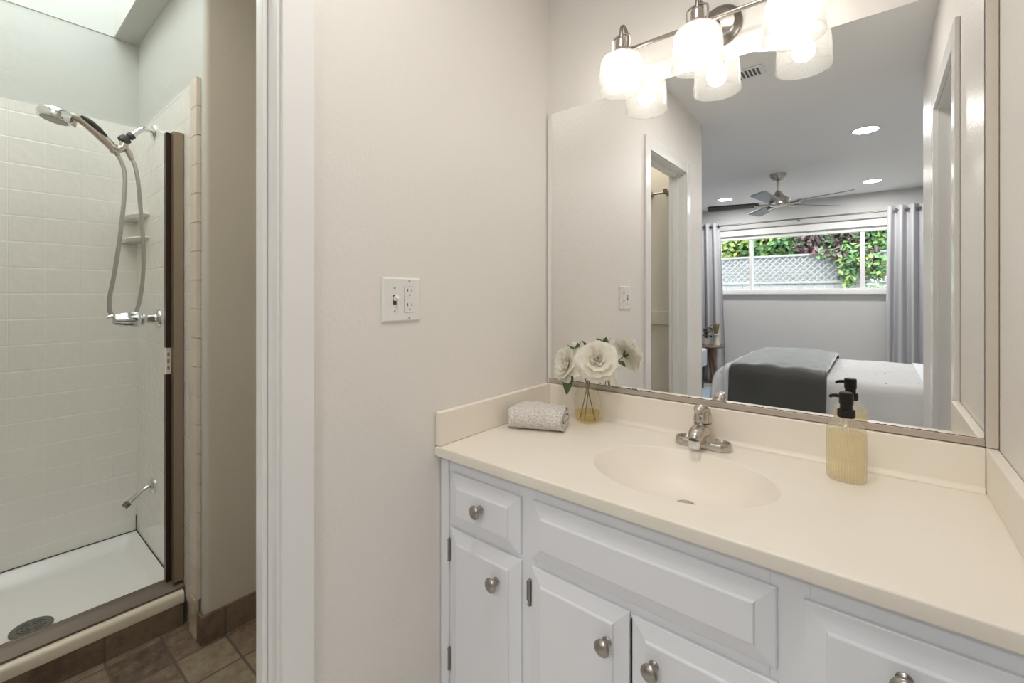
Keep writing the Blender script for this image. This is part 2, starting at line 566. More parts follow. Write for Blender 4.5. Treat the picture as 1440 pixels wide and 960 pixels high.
def prism(bm, poly, axis, a0, a1, mat=0):
    """extrude polygon (2D list) along axis; the 2D coords fill the remaining axes in order"""
    def mk(p, a):
        if axis == 'x': return (a, p[0], p[1])
        if axis == 'y': return (p[0], a, p[1])
        return (p[0], p[1], a)
    A = [bm.verts.new(mk(p, a0)) for p in poly]
    B = [bm.verts.new(mk(p, a1)) for p in poly]
    n = len(poly)
    for i in range(n):
        j = (i + 1) % n
        bm.faces.new((A[i], A[j], B[j], B[i])).material_index = mat
    bm.faces.new(A[::-1]).material_index = mat
    bm.faces.new(B).material_index = mat


def solidify(o, t, off=0.0):
    md = o.modifiers.new('thickness', 'SOLIDIFY')
    md.thickness = t
    md.offset = off
    return o


def subsurf(o, lv=1):
    md = o.modifiers.new('smooth', 'SUBSURF')
    md.levels = lv
    md.render_levels = lv
    return o


def frame_to(direction):
    """matrix whose z axis is direction"""
    z = Vector(direction).normalized()
    return z.to_track_quat('Z', 'Y').to_matrix().to_4x4()


W = 1.1685       # alcove width
ZC = 2.45        # ceiling
TL = 0.10        # left wall thickness

# ------------------------------------------------------------------ structure: alcove
bm = BM(); box(bm, -0.98, W + 0.12, 0.0, 0.12, 0, ZC); struct('wall_back', bm, PAINT)
# left wall with doorway (rough opening y -1.60 .. -0.972)
D0, D1, DH = -1.60, -0.972, 2.035
bm = BM()
box(bm, -TL, 0, D1, 0.0, 0, ZC)
box(bm, -TL, 0, -1.82, D0, 0, ZC)
box(bm, -TL, 0, D0, D1, DH, ZC)
struct('wall_left', bm, PAINT)
# right wall with doorway
R0, R1 = -1.25, -0.615
bm = BM()
box(bm, W, W + 0.12, R1, 0.0, 0, ZC)
box(bm, W, W + 0.12, -1.82, R0, 0, ZC)
box(bm, W, W + 0.12, R0, R1, DH, ZC)
struct('wall_right', bm, PAINT)
# closet beyond the right doorway
bm = BM()
box(bm, 1.95, 2.05, -1.80, 0.10, 0, ZC)
box(bm, W + 0.12, 1.95, 0.0, 0.10, 0, ZC)
struct('wall_closet', bm, PAINT)
# ceilings
bm = BM(); box(bm, -TL, 2.05, -1.94, 0.12, ZC, ZC + 0.1); struct('ceiling', bm, CEIL)
bm = BM(); box(bm, -3.3, 2.6, -5.6, -1.94, ZC, ZC + 0.1); struct('ceiling_bedroom', bm, CEIL)
# floors
bm = BM(); box(bm, -2.0, -0.05, -1.94, 0.42, -0.1, 0.0); struct('floor', bm, FLOOR_T)
bm = BM(); box(bm, -0.05, 2.05, -1.94, 0.12, -0.1, 0.0); struct('floor_alcove', bm, CARPET)
bm = BM(); box(bm, -3.3, 2.6, -5.6, -1.94, -0.1, 0.0); struct('floor_bedroom', bm, CARPET)

# door trims
def casing(name, xface, sgn, y0, y1, zh, w=0.05, t=0.014):
    """casing around an opening y0..y1 (y0<y1) on wall face x = xface, standing out by sgn*t"""
    bm = BM()
    xa, xb = xface, xface + sgn * t
    for (ya, yb, za, zb) in ((y1 - 0.012, y1 + w, 0, zh + w), (y0 - w, y0 + 0.012, 0, zh + w), (y0 + 0.012, y1 - 0.012, zh - 0.012, zh + w)):
        box(bm, xa, xb, ya, yb, za, zb, 0.003)
    return struct(name, bm, TRIM)

casing('trim_1', 0.0, 1, D0, D1, DH, 0.056)
casing('trim_2', W, -1, R0, R1, DH, 0.056)

def jamb(name, xa, xb, y0, y1, zh, stop):
    bm = BM()
    box(bm, xa, xb, y1 - 0.018, y1 - 0.0005, 0, zh - 0.0005, 0.002)
    box(bm, xa, xb, y0 + 0.0005, y0 + 0.018, 0, zh - 0.0005, 0.002)
    box(bm, xa, xb, y0 + 0.018, y1 - 0.018, zh - 0.018, zh - 0.0005, 0.002)
    s0, s1 = stop
    box(bm, s0, s1, y1 - 0.029, y1 - 0.018, 0, zh - 0.018, 0.003)
    box(bm, s0, s1, y0 + 0.018, y0 + 0.029, 0, zh - 0.018, 0.003)
    box(bm, s0, s1, y0 + 0.029, y1 - 0.029, zh - 0.029, zh - 0.018, 0.003)
    return struct(name, bm, TRIM)

jamb('door_1', -TL - 0.004, 0.0, D0, D1, DH, (-0.078, -0.042))
jamb('door_2', W, W + 0.125, R0, R1, DH, (W + 0.045, W + 0.085))

# ------------------------------------------------------------------ structure: shower room
XE = -0.868      # face of the beige wall
YE = -0.868      # shower end wall plane
bm = BM()
box(bm, -1.82, XE, YE, 0.30, 0, 2.43, 0)
ed = [e for e in bm.edges if all(abs(v.co.x - XE) < 1e-4 and abs(v.co.y - YE) < 1e-4 for v in e.verts)]
bmesh.ops.bevel(bm, geom=ed, offset=0.02, segments=6, profile=0.5, affect='EDGES')
for f in bm.faces:
    c = f.calc_center_median()
    f.material_index = 1 if (f.normal.y < -0.7 or c.y < YE + 0.001) else 0
struct('wall_shower_end', bm, [PAINT_BATH, PAINT_SHOWER])
bm = BM(); box(bm, -1.92, -1.80, -1.94, YE, 0, 2.43); struct('wall_shower_back', bm, PAINT_SHOWER)
bm = BM(); box(bm, -1.80, -TL, -1.94, -1.70, 0, 2.43); struct('wall_shower_room', bm, PAINT_BATH)
bm = BM(); box(bm, XE, -TL, 0.12, 0.22, 0, 2.43); struct('wall_vestibule', bm, PAINT_BATH)
# ceiling of the shower room with the skylight opening
SX0, SX1, SY0, SY1 = -1.80, -0.40, -1.66, -0.953
bm = BM()
box(bm, -1.92, SX0, -1.94, 0.22, 2.43, 2.53)
box(bm, SX1, -TL, -1.94, 0.22, 2.43, 2.53)
box(bm, SX0, SX1, SY1, 0.22, 2.43, 2.53)
box(bm, SX0, SX1, -1.94, SY0, 2.43, 2.53)
struct('ceiling_shower', bm, PAINT_SHOWER)
bm = BM()
for (a, b_, c, d) in ((SX0 - 0.05, SX0, SY0 - 0.05, SY1 + 0.05), (SX1, SX1 + 0.05, SY0 - 0.05, SY1 + 0.05), (SX0, SX1, SY0 - 0.05, SY0), (SX0, SX1, SY1, SY1 + 0.05)):
    box(bm, a, b_, c, d, 2.53, 2.90)
for (a, b_, c, d) in ((SX0, SX0 + 0.004, SY0, SY1), (SX1 - 0.004, SX1, SY0, SY1), (SX0 + 0.004, SX1 - 0.004, SY0, SY0 + 0.004), (SX0 + 0.004, SX1 - 0.004, SY1 - 0.004, SY1)):
    box(bm, a, b_, c, d, 2.432, 2.899)
struct('wall_skylight', bm, simple('well_paint', (0.66, 0.67, 0.65), 0.6))
bm = BM(); box(bm, SX0 - 0.05, SX1 + 0.05, SY0 - 0.05, SY1 + 0.05, 2.901, 2.907); struct('window_2', bm, SKYPANE)

# tile surround
bm = BM(); box(bm, -1.7995, -1.792, -1.6995, YE - 0.0085, 0.09, 2.03); struct('trim_3', bm, TILE_BACK)
bm = BM(); box(bm, -1.792, -0.9705, YE - 0.0085, YE - 0.0005, 0.09, 2.0); struct('trim_4', bm, TILE_END)
bm = BM()
for k in range(18):
    z0 = 0.145 + k * 0.1031
    box(bm, -0.9695, -0.897, YE - 0.014, YE - 0.0005, z0, z0 + 0.1018, 0.0022, 2)
struct('trim_5', bm, BULLNOSE)
bm = BM(); box(bm, -0.972, -0.905, YE - 0.016, YE - 0.0005, 0.0, 0.143, 0.006, 3); struct('trim_6', bm, CAULK)
# slate skirting round the beige wall
bm = BM()
box(bm, XE + 0.0005, XE + 0.012, YE - 0.0115, 0.119, 0.0, 0.10, 0.002)
box(bm, -0.903, XE + 0.0005, YE - 0.0115, YE - 0.0005, 0.0, 0.10, 0.002)
struct('baseboard_shower', bm, SKIRT_T)

# ------------------------------------------------------------------ structure: bedroom
YW = -5.40
bm = BM()
wx0, wx1, wz0, wz1 = -0.80, 1.12, 1.27, 2.05
box(bm, -3.3, wx0, YW - 0.12, YW, 0, ZC)
box(bm, wx1, 2.6, YW - 0.12, YW, 0, ZC)
box(bm, wx0, wx1, YW - 0.12, YW, 0, wz0)
box(bm, wx0, wx1, YW - 0.12, YW, wz1, ZC)
struct('wall_window', bm, PAINT_BED)
bm = BM(); box(bm, -3.3, -3.2, -5.4, -1.94, 0, ZC); struct('wall_bedroom_left', bm, PAINT_BED)
bm = BM(); box(bm, 2.5, 2.6, -5.4, -1.94, 0, ZC); struct('wall_bedroom_right', bm, PAINT_BED)
bm = BM()
box(bm, -3.3, -TL, -1.94, -1.82, 0, ZC) if False else None
box(bm, -3.2, -1.92, -1.94, -1.82, 0, ZC)
box(bm, W + 0.12, 2.6, -1.94, -1.80, 0, ZC)
struct('wall_bedroom_near', bm, PAINT_BED)
bm = BM()
box(bm, -1.80, 0.0, -1.952, -1.9405, 0, ZC); 
struct('wall_bedroom_partition', bm, PAINT_BED)
# close the strip of left wall between -1.82 and -1.94
bm = BM(); box(bm, -TL, 0.0, -1.9405, -1.8205, 0, ZC); struct('wall_left_end', bm, PAINT)
bm = BM(); box(bm, W, W + 0.1195, -1.9405, -1.8205, 0, ZC); struct('wall_right_end', bm, PAINT)
bm = BM(); box(bm, -3.19, 2.49, YW + 0.0005, YW + 0.014, 0, 0.09, 0.003); struct('baseboard_window', bm, TRIM)

# window: frame, mullions, panes, sill
win = bpy.data.objects.new('window_1', None); COL.objects.link(win); win['kind'] = 'structure'
win.location = (0.15, YW, 1.27)
bm = BM()
def wbox(bm, x0, x1, y0, y1, z0, z1, r=0.003):
    box(bm, x0 - 0.15, x1 - 0.15, y0 - YW, y1 - YW, z0 - 1.27, z1 - 1.27, r)
wbox(bm, wx0, wx0 + 0.05, YW - 0.10, YW - 0.02, wz0, wz1)
wbox(bm, wx1 - 0.05, wx1, YW - 0.10, YW - 0.02, wz0, wz1)
wbox(bm, wx0 + 0.05, wx1 - 0.05, YW - 0.10, YW - 0.02, wz0, wz0 + 0.045)
wbox(bm, wx0 + 0.05, wx1 - 0.05, YW - 0.10, YW - 0.02, wz1 - 0.05, wz1)
obj('window_frame', bm, TRIM, win)
for mx_ in (-0.36, 0.845):
    bm = BM(); wbox(bm, mx_ - 0.022, mx_ + 0.022, YW - 0.09, YW - 0.03, wz0 + 0.045, wz1 - 0.05); obj('mullion', bm, TRIM, win)
for (xa, xb) in ((wx0 + 0.05, -0.382), (-0.338, 0.823), (0.867, wx1 - 0.05)):
    bm = BM(); wbox(bm, xa, xb, YW - 0.063, YW - 0.058, wz0 + 0.045, wz1 - 0.05, 0); obj('pane', bm, PANE, win)
bm = BM()
wbox(bm, wx0 - 0.07, wx0, YW, YW + 0.016, wz0 - 0.02, wz1 + 0.08)
wbox(bm, wx1, wx1 + 0.07, YW, YW + 0.016, wz0 - 0.02, wz1 + 0.08)
wbox(bm, wx0, wx1, YW, YW + 0.016, wz1, wz1 + 0.08)
obj('window_casing', bm, TRIM, win)
bm = BM(); wbox(bm, wx0 - 0.09, wx1 + 0.09, YW - 0.02, YW + 0.045, wz0 - 0.025, wz0); obj('window_sill', bm, TRIM, win)

# ------------------------------------------------------------------ vanity cabinet
cab = thing('vanity_cabinet', 'white painted vanity cabinet with raised panel doors under the cream countertop', 'cabinet', (0, 0, 0))
CZ = 0.768
bm = BM()
box(bm, 0.002, 0.018, -0.515, -0.002, 0.0, CZ)
box(bm, W - 0.018, W - 0.002, -0.515, -0.002, 0.0, CZ)
box(bm, 0.018, W - 0.018, -0.45, -0.002, 0.08, 0.10)
box(bm, 0.018, W - 0.018, -0.012, -0.002, 0.10, CZ)
box(bm, 0.018, W - 0.018, -0.46, -0.445, 0.0, 0.10)
obj('carcass', bm, CABINET_IN, cab, smooth=0)
YF = -0.535
bm = BM()
for (x0, x1) in ((0.002, 0.055), (0.281, 0.336), (0.825, 0.883), (W - 0.055, W - 0.002)):
    box(bm, x0, x1, YF, -0.5155, 0.07, CZ, 0.0015)
for (x0, x1) in ((0.055, 0.281), (0.336, 0.825), (0.883, W - 0.055)):
    box(bm, x0, x1, YF + 0.0002, -0.5155, 0.718, CZ - 0.0005)
    box(bm, x0, x1, YF + 0.0002, -0.5155, 0.562, 0.605)
    box(bm, x0, x1, YF + 0.0002, -0.5155, 0.07, 0.13)
obj('face_frame', bm, CABINET, cab)
bm = BM(); box(bm, 0.0025, 0.034, YF - 0.006, YF - 0.0002, 0.0, CZ, 0.0015); obj('scribe_strip', bm, CABINET, cab)


def raised_panel(x0, x1, z0, z1, e=0.006, h=0.019, inset=0.033):
    bm = BM()
    def ring(d, y):
        return [bm.verts.new((x, y, z)) for x, z in ((x0 + d, z0 + d), (x1 - d, z0 + d), (x1 - d, z1 - d), (x0 + d, z1 - d))]
    ys = YF - 0.0005
    rs = [ring(0, ys), ring(0, ys - e), ring(0.002, ys - e - 0.0015), ring(inset - 0.002, ys - h + 0.004), ring(inset, ys - h), ring(inset + 0.002, ys - h - 0.0008)]
    for a, b_ in zip(rs, rs[1:]):
        for i in range(4):
            j = (i + 1) % 4
            bm.faces.new((a[i], a[j], b_[j], b_[i]))
    bm.faces.new(rs[-1]); bm.faces.new(rs[0][::-1])
    return bm


def knob(parent, x, z):
    M = Matrix.Rotation(PI / 2, 4, 'X')      # z -> -y
    bm = BM()
    prof = [(0.0105, 0), (0.0105, 0.002), (0.006, 0.005), (0.0055, 0.014), (0.008, 0.018), (0.0165, 0.0205), (0.0175, 0.0235), (0.0165, 0.0265), (0.011, 0.030), (0.004, 0.0318), (0, 0.032)]
    lathe(bm, prof, 28, (x, YF - 0.0203, z), M)
    obj('knob', bm, PEWTER, parent, label='brushed nickel mushroom knob')


def hinge(parent, x, z):
    bm = BM()
    tube(bm, [(x, YF - 0.007, z - 0.027), (x, YF - 0.007, z + 0.027)], 0.0042, 10)
    lathe(bm, [(0.0025, -0.031), (0.005, -0.029), (0.005, -0.027)], 10, (x, YF - 0.007, z))
    lathe(bm, [(0.005, 0.027), (0.005, 0.029), (0.002, 0.034), (0, 0.034)], 10, (x, YF - 0.007, z))
    box(bm, x - 0.011, x + 0.001, YF - 0.0035, YF - 0.0005, z - 0.024, z + 0.024)
    obj('hinge', bm, NICKEL_DARK, parent, label='small dark metal hinge')


def front(kind, x0, x1, z0, z1, k=None, hinges=()):
    o = obj(kind, raised_panel(x0, x1, z0, z1), CABINET, cab, smooth=20)
    if k:
        knob(o, *k)
    for hx, hz in hinges:
        hinge(o, hx, hz)

front('drawer', 0.044, 0.292, 0.588, 0.731, (0.171, 0.669))
front('door', 0.044, 0.294, 0.115, 0.577, (0.226, 0.506), ((0.038, 0.511), (0.038, 0.206)))
front('false_front', 0.326, 0.836, 0.596, 0.734)
front('door', 0.326, 0.5745, 0.115, 0.576, (0.531, 0.503), ((0.319, 0.508), (0.319, 0.206)))
front('door', 0.5805, 0.836, 0.115, 0.574, (0.631, 0.505), ((0.842, 0.508),))
front('drawer', 0.874, 1.122, 0.588, 0.731, (0.996, 0.676))
front('door', 0.874, 1.122, 0.115, 0.577, (0.93, 0.506), ((1.128, 0.511),))

# ------------------------------------------------------------------ countertop with bowl and splashes
top = thing('marble_countertop', 'cream cultured marble countertop with moulded oval sink on the white vanity cabinet', 'countertop', (0, 0, 0.80))
YC = -0.562
bm = BM()
NS = 128
sx, sy, sa, sb, DEP = 0.597, -0.314, 0.209, 0.164, 0.100
x0, x1, y0, y1 = 0.0015, W - 0.0015, YC, -0.0015
def rect_pt(a, x0, x1, y0, y1):
    dx, dy = math.cos(a), math.sin(a)
    ts = []
    if dx > 1e-9: ts.append((x1 - sx) / dx)
    if dx < -1e-9: ts.append((x0 - sx) / dx)
    if dy > 1e-9: ts.append((y1 - sy) / dy)
    if dy < -1e-9: ts.append((y0 - sy) / dy)
    t = min(ts)
    return sx + dx * t, sy + dy * t
angs = [2 * PI * i / NS for i in range(NS)]
for cxr, cyr in ((x0, y0), (x1, y0), (x1, y1), (x0, y1)):   # snap nearest sample to the corners
    ac = math.atan2(cyr - sy, cxr - sx) % (2 * PI)
    k = min(range(NS), key=lambda i: abs(angs[i] - ac))
    angs[k] = ac
def ering(f, z):
    shy = 0.052 * max(0.0, 1 - f) / 0.9
    return [bm.verts.new((sx + sa * f * math.cos(a), sy + shy + sb * f * math.sin(a), z)) for a in
            [math.atan2(math.sin(a) / sb, math.cos(a) / sa) for a in angs]]
rings = []
bowl = [(0.10, -DEP)]
for k in range(1, 13):
    t = k / 12
    f = 0.10 + 0.88 * t
    bowl.append((f, -DEP + (DEP - 0.009) * t ** 2.5))
bowl += [(0.995, -0.0042), (1.004, -0.0014), (1.013, -0.0003), (1.025, 0.0)]
for f, z in bowl:
    rings.append(ering(f, z))
def rring(ins, z):
    return [bm.verts.new((*rect_pt(a, x0 + ins * 0, x1 - ins * 0, y0 + ins, y1), z)) for a in angs]
# mid ring blends ellipse to rectangle
mid = []
for i, a in enumerate(angs):
    e = rings[-1][i].co
    r = rect_pt(a, x0, x1, y0 + 0.008, y1)
    mid.append(bm.verts.new((e.x * 0.5 + r[0] * 0.5, e.y * 0.5 + r[1] * 0.5, 0)))
rings.append(mid)
rings.append(rring(0.0045, 0.0))
rings.append(rring(0.0022, -0.0007))
rings.append(rring(0.0007, -0.0022))
rings.append(rring(0.0, -0.0045))
rings.append(rring(0.0, -0.026))
rings.append(rring(0.004, -0.030))
for a, b_ in zip(rings, rings[1:]):
    for i in range(NS):
        j = (i + 1) % NS
        bm.faces.new((a[i], a[j], b_[j], b_[i]))
bm.faces.new(rings[0][::-1])
obj('slab', bm, MARBLE, top, smooth=50)
def splash(name, bx):
    bm = BM(); box(bm, *bx, 0.003, 3); obj(name, bm, MARBLE, top)
splash('backsplash', (0.021, W - 0.021, -0.0205, -0.0012, 0.0003, 0.0955))
splash('side_splash', (0.001, 0.0205, YC + 0.001, -0.0012, 0.0003, 0.0955))
splash('side_splash', (W - 0.0205, W - 0.001, YC + 0.001, -0.0012, 0.0003, 0.0955))
bm = BM()
grid(bm, 60, 5, lambda u, v: Vector((0.022 + u * (W - 0.044), -0.0206 - 0.012 * (1 - math.sin(v * PI / 2)), 0.0004 + 0.012 * (1 - math.cos(v * PI / 2)))))
obj('cove', bm, MARBLE, top)
bm = BM()
lathe(bm, [(0.0225, -0.001), (0.0225, 0.002), (0.019, 0.0035), (0.0165, 0.0015), (0.014, -0.0005), (0.014, 0.0035), (0.012, 0.0055), (0, 0.0065)], 32, (sx, sy + 0.052, -DEP + 0.001))
obj('drain', bm, NICKEL, top, label='metal pop-up drain')

# ------------------------------------------------------------------ faucet
fau = thing('faucet', 'brushed nickel single handle faucet standing behind the oval sink', 'faucet', (0.588, -0.088, 0.80))
bm = BM()
def stadium(L, Wd, n=12):
    pts = []
    for i in range(n + 1):
        a = -PI / 2 + PI * i / n
        pts.append((L / 2 - Wd / 2 + Wd / 2 * math.cos(a), Wd / 2 * math.sin(a)))
    for i in range(n + 1):
        a = PI / 2 + PI * i / n
        pts.append((-L / 2 + Wd / 2 + Wd / 2 * math.cos(a), Wd / 2 * math.sin(a)))
    return pts
lv = [(0.150, 0.060, 0.0005), (0.152, 0.062, 0.004), (0.150, 0.060, 0.015), (0.146, 0.056, 0.020), (0.138, 0.048, 0.020), (0.135, 0.045, 0.015)]
RR = [[bm.verts.new((*p, z)) for p in stadium(L, Wd)] for L, Wd, z in lv]
for a, b_ in zip(RR, RR[1:]):
    for i in range(len(a)):
        j = (i + 1) % len(a)
        bm.faces.new((a[i], a[j], b_[j], b_[i]))
bm.faces.new(RR[0][::-1]); bm.faces.new(RR[-1])
obj('base_plate', bm, NICKEL, fau)
bm = BM()
lathe(bm, [(0.034, 0.012), (0.0315, 0.022), (0.027, 0.035), (0.0245, 0.050), (0.024, 0.064), (0.0235, 0.0665)], 32)
obj('body', bm, NICKEL, fau)
bm = BM()
tube(bm, catmull([(0, 0.004, 0.040), (0, -0.022, 0.046), (0, -0.047, 0.047), (0, -0.066, 0.043), (0, -0.076, 0.033)], 6), [0.022, 0.0235, 0.023, 0.0205, 0.016], 20)
obj('spout', bm, NICKEL, fau)
bm = BM()
lathe(bm, [(0.0145, 0.006), (0.0155, 0.008), (0.0155, 0.024), (0.014, 0.026)], 20, (0, -0.0755, 0.010))
obj('aerator', bm, CHROME, fau)
bm = BM()
lathe(bm, [(0.0225, 0.068), (0.0245, 0.0695), (0.0242, 0.080), (0.0225, 0.092), (0.0185, 0.103), (0.012, 0.110), (0, 0.113)], 28)
tube(bm, catmull([(0, 0.006, 0.099), (0, -0.012, 0.108), (0, -0.030, 0.110), (0, -0.044, 0.105)], 6), [0.014, 0.0145, 0.0125, 0.0085], 16, sx=1.25)
h = obj('handle', bm, NICKEL, fau)
bm = BM(); lathe(bm, [(0.0028, 0), (0.0028, 0.001), (0, 0.0012)], 12, (0, -0.0238, 0.084), Matrix.Rotation(PI / 2, 4, 'X')); obj('set_screw', bm, SLOT, h)

# ------------------------------------------------------------------ mirror
mir = thing('wall_mirror', 'large frameless wall mirror sitting in a metal channel above the backsplash', 'mirror', (0.58, 0, 0.8975))
MX0, MX1, MZ1 = 0.0205, 1.1467, 1.905
bm = BM(); box(bm, MX0 - 0.58, MX1 - 0.58, -0.0058, -0.0008, 0.001, MZ1 - 0.8975); obj('mirror_glass', bm, MIRROR, mir, smooth=0)
bm = BM()
box(bm, MX0 - 0.58 - 0.008, MX1 - 0.58 + 0.001, -0.0125, -0.0062, 0.0, 0.0155, 0.0015)
box(bm, MX0 - 0.58 - 0.008, MX1 - 0.58 + 0.001, -0.0062, -0.0008, 0.0, 0.0008)
obj('bottom_channel', bm, CHANNEL, mir, label='taupe metal bottom channel')
bm = BM(); box(bm, 0.004 - 0.58, MX0 - 0.58 - 0.0005, -0.0105, -0.0008, 0.0, MZ1 - 0.8975, 0.0015); obj('side_strip', bm, PAINT, mir)
bm = BM()
rr = random.Random(3)
lo, hi = [], []
xx = MX0 + 0.001
while xx < MX1 - 0.001:
    h_ = 0.0006 + (rr.random() ** 3) * 0.0022 + (0.0035 * rr.random() if abs(xx - 0.33) < 0.07 and rr.random() < 0.4 else 0)
    lo.append(bm.verts.new((xx - 0.58, -0.00605, 0.0150))); hi.append(bm.verts.new((xx - 0.58, -0.00605, 0.0155 + h_)))
    xx += rr.uniform(0.002, 0.006)
for i in range(len(lo) - 1):
    bm.faces.new((lo[i], lo[i + 1], hi[i + 1], hi[i]))
obj('desilvered_edge', bm, simple('desilvered', (0.16, 0.14, 0.12), 0.6), mir, smooth=0, label='dark worn specks along the lower edge')
bm = BM(); box(bm, MX1 + 0.0015, W - 0.001, -0.0155, -0.0008, 0.8965, ZC - 0.001, 0.002); struct('trim_7', bm, FILLER)

# ------------------------------------------------------------------ vanity light
vl = thing('vanity_light', 'three lamp brushed nickel vanity light bar on the wall above the mirror', 'wall light', (0.578, 0, 2.005))
bm = BM()
lathe(bm, [(0.060, 0.001), (0.060, 0.006), (0.056, 0.011), (0.046, 0.015), (0.042, 0.020), (0.020, 0.024), (0, 0.0245)], 40, (0.034, 0, 0.005), Matrix.Rotation(PI / 2, 4, 'X'))
obj('backplate', bm, NICKEL_DARK, vl)
bm = BM()
lathe(bm, [(0.007, 0.024), (0.007, 0.064)], 14, (0.034, 0, 0.0), Matrix.Rotation(PI / 2, 4, 'X'))
lathe(bm, [(0.004, 0.0245), (0.004, 0.031), (0.0015, 0.034), (0, 0.034)], 10, (0.034, 0, 0.028), Matrix.Rotation(PI / 2, 4, 'X'))
obj('stem', bm, NICKEL_DARK, vl)
bm = BM(); tube(bm, [(-0.238, -0.064, 0.0), (0.238, -0.064, 0.0)], 0.0065, 14)
lathe(bm, [(0, -0.244), (0.009, -0.243), (0.010, -0.238), (0.0075, -0.234)], 14, (0, -0.064, 0), Matrix.Rotation(PI / 2, 4, 'Y'))
lathe(bm, [(0.0075, 0.234), (0.010, 0.238), (0.009, 0.243), (0, 0.244)], 14, (0, -0.064, 0), Matrix.Rotation(PI / 2, 4, 'Y'))
obj('bar', bm, NICKEL, vl)
LY = -0.105
for k in (-1, 0, 1):
    lx = 0.229 * k
    bm = BM()
    # gooseneck from the bar up and over to the socket
    tube(bm, catmull([(lx, -0.064, 0.0), (lx, -0.062, 0.03), (lx, -0.065, 0.052), (lx, -0.080, 0.066), (lx, -0.098, 0.060), (lx, LY, 0.044), (lx, LY, 0.020)], 6), 0.0052, 12)
    arm = obj('lamp_arm', bm, NICKEL_DARK, vl)
    bm = BM()
    lathe(bm, [(0.0, 0.020), (0.010, 0.0195), (0.016, 0.017), (0.0175, 0.010), (0.0175, -0.012), (0.021, -0.015), (0.0235, -0.022), (0.034, -0.0275), (0.036, -0.033), (0.0345, -0.034)], 28, (lx, LY, 0))
    tube(bm, catmull([(lx - 0.027, LY, -0.022), (lx - 0.028, LY, 0.014), (lx - 0.022, LY, 0.026), (lx, LY, 0.031), (lx + 0.022, LY, 0.026), (lx + 0.028, LY, 0.014), (lx + 0.027, LY, -0.022)], 5), 0.0032, 8)
    for s in (-1, 1):
        lathe(bm, [(0.0055, 0), (0.0055, 0.006), (0, 0.0065)], 10, (lx + s * 0.024, LY, -0.017), Matrix.Rotation(s * PI / 2, 4, 'Y'))
    obj('socket', bm, NICKEL, arm)
    bm = BM()
    lathe(bm, [(0.0345, -0.030), (0.046, -0.034), (0.057, -0.042), (0.063, -0.053), (0.0655, -0.070), (0.067, -0.100), (0.0685, -0.138), (0.0695, -0.141), (0.0685, -0.1435), (0.0665, -0.142), (0.0650, -0.100), (0.0635, -0.071), (0.061, -0.054), (0.0555, -0.0445), (0.0455, -0.0365), (0.0345, -0.032)], 56, (lx, LY, 0), cap=False)
    obj('glass_shade', bm, SHADE, vl, label='ribbed clear glass shade, lit')
    bm = BM()
    lathe(bm, [(0.0, -0.122), (0.013, -0.119), (0.023, -0.111), (0.0285, -0.099), (0.0285, -0.088), (0.024, -0.075), (0.0165, -0.063), (0.0135, -0.053), (0.0135, -0.036), (0.0, -0.0345)], 28, (lx, LY, 0))
    obj('bulb', bm, BULB, vl)

# ------------------------------------------------------------------ switch and outlet plate
sw = thing('wall_plate', 'white two gang wall plate with toggle switch and outlet beside the doorway', 'switch plate', (0.0, -0.678, 1.2125))
def plate_box(bm, y0, y1, z0, z1, x0, x1, r=0.0):
    box(bm, x0, x1, y0, y1, z0, z1, r)
bm = BM()
def prect(h, d, x):
    return [bm.verts.new((x, y, z)) for y, z in ((-h + d, -0.0572 + d), (h - d, -0.0572 + d), (h - d, 0.0572 - d), (-h + d, 0.0572 - d))]
rs = [prect(0.0595, 0, 0.0005), prect(0.0595, 0, 0.003), prect(0.0595, 0.004, 0.0065)]
for a, b_ in zip(rs, rs[1:]):
    for i in range(4):
        bm.faces.new((a[i], a[(i + 1) % 4], b_[(i + 1) % 4], b_[i]))
bm.faces.new(rs[-1]); bm.faces.new(rs[0][::-1])
obj('plate', bm, PLASTIC, sw, smooth=20)
bm = BM()
box(bm, 0.006, 0.0068, -0.0285, -0.018, -0.0125, 0.0125)
obj('toggle_slot', bm, SLOT, sw, smooth=0)
bm = BM()
M = Matrix.Translation((0.006, -0.0233, 0.001)) @ Matrix.Rotation(math.radians(-28), 4, 'Y')
vs = box(bm, 0.0, 0.014, -0.0042, 0.0042, -0.0055, 0.0055, 0.0012)
bmesh.ops.transform(bm, matrix=M, verts=bm.verts[:])
obj('toggle', bm, PLASTIC, sw)
bm = BM(); box(bm, 0.0062, 0.0082, 0.0072, 0.0395, -0.033, 0.033, 0.0008); out_ = obj('outlet', bm, PLASTIC, sw)
bm = BM(); 
for e in ((0.0062, 0.0067, 0.0062, 0.0072, -0.034, 0.034), (0.0062, 0.0067, 0.0395, 0.0405, -0.034, 0.034), (0.0062, 0.0067, 0.0062, 0.0405, -0.0342, -0.0332), (0.0062, 0.0067, 0.0062, 0.0405, 0.0332, 0.0342)):
    box(bm, *e)
obj('outlet_gap', bm, simple('gap_grey', (0.35, 0.34, 0.33), 0.8), sw, smooth=0)
bm = BM()
for zc in (0.021, -0.017):
    box(bm, 0.008, 0.0085, 0.0155, 0.0175, zc - 0.0005, zc + 0.0075)
    box(bm, 0.008, 0.0085, 0.0285, 0.0308, zc - 0.0005, zc + 0.0065)
    lathe(bm, [(0.0024, 0), (0.0024, 0.0005), (0, 0.0005)], 12, (0.0080, 0.0232, zc - 0.009), Matrix.Rotation(PI / 2, 4, 'Y'))
obj('socket_slots', bm, SLOT, out_, smooth=0)
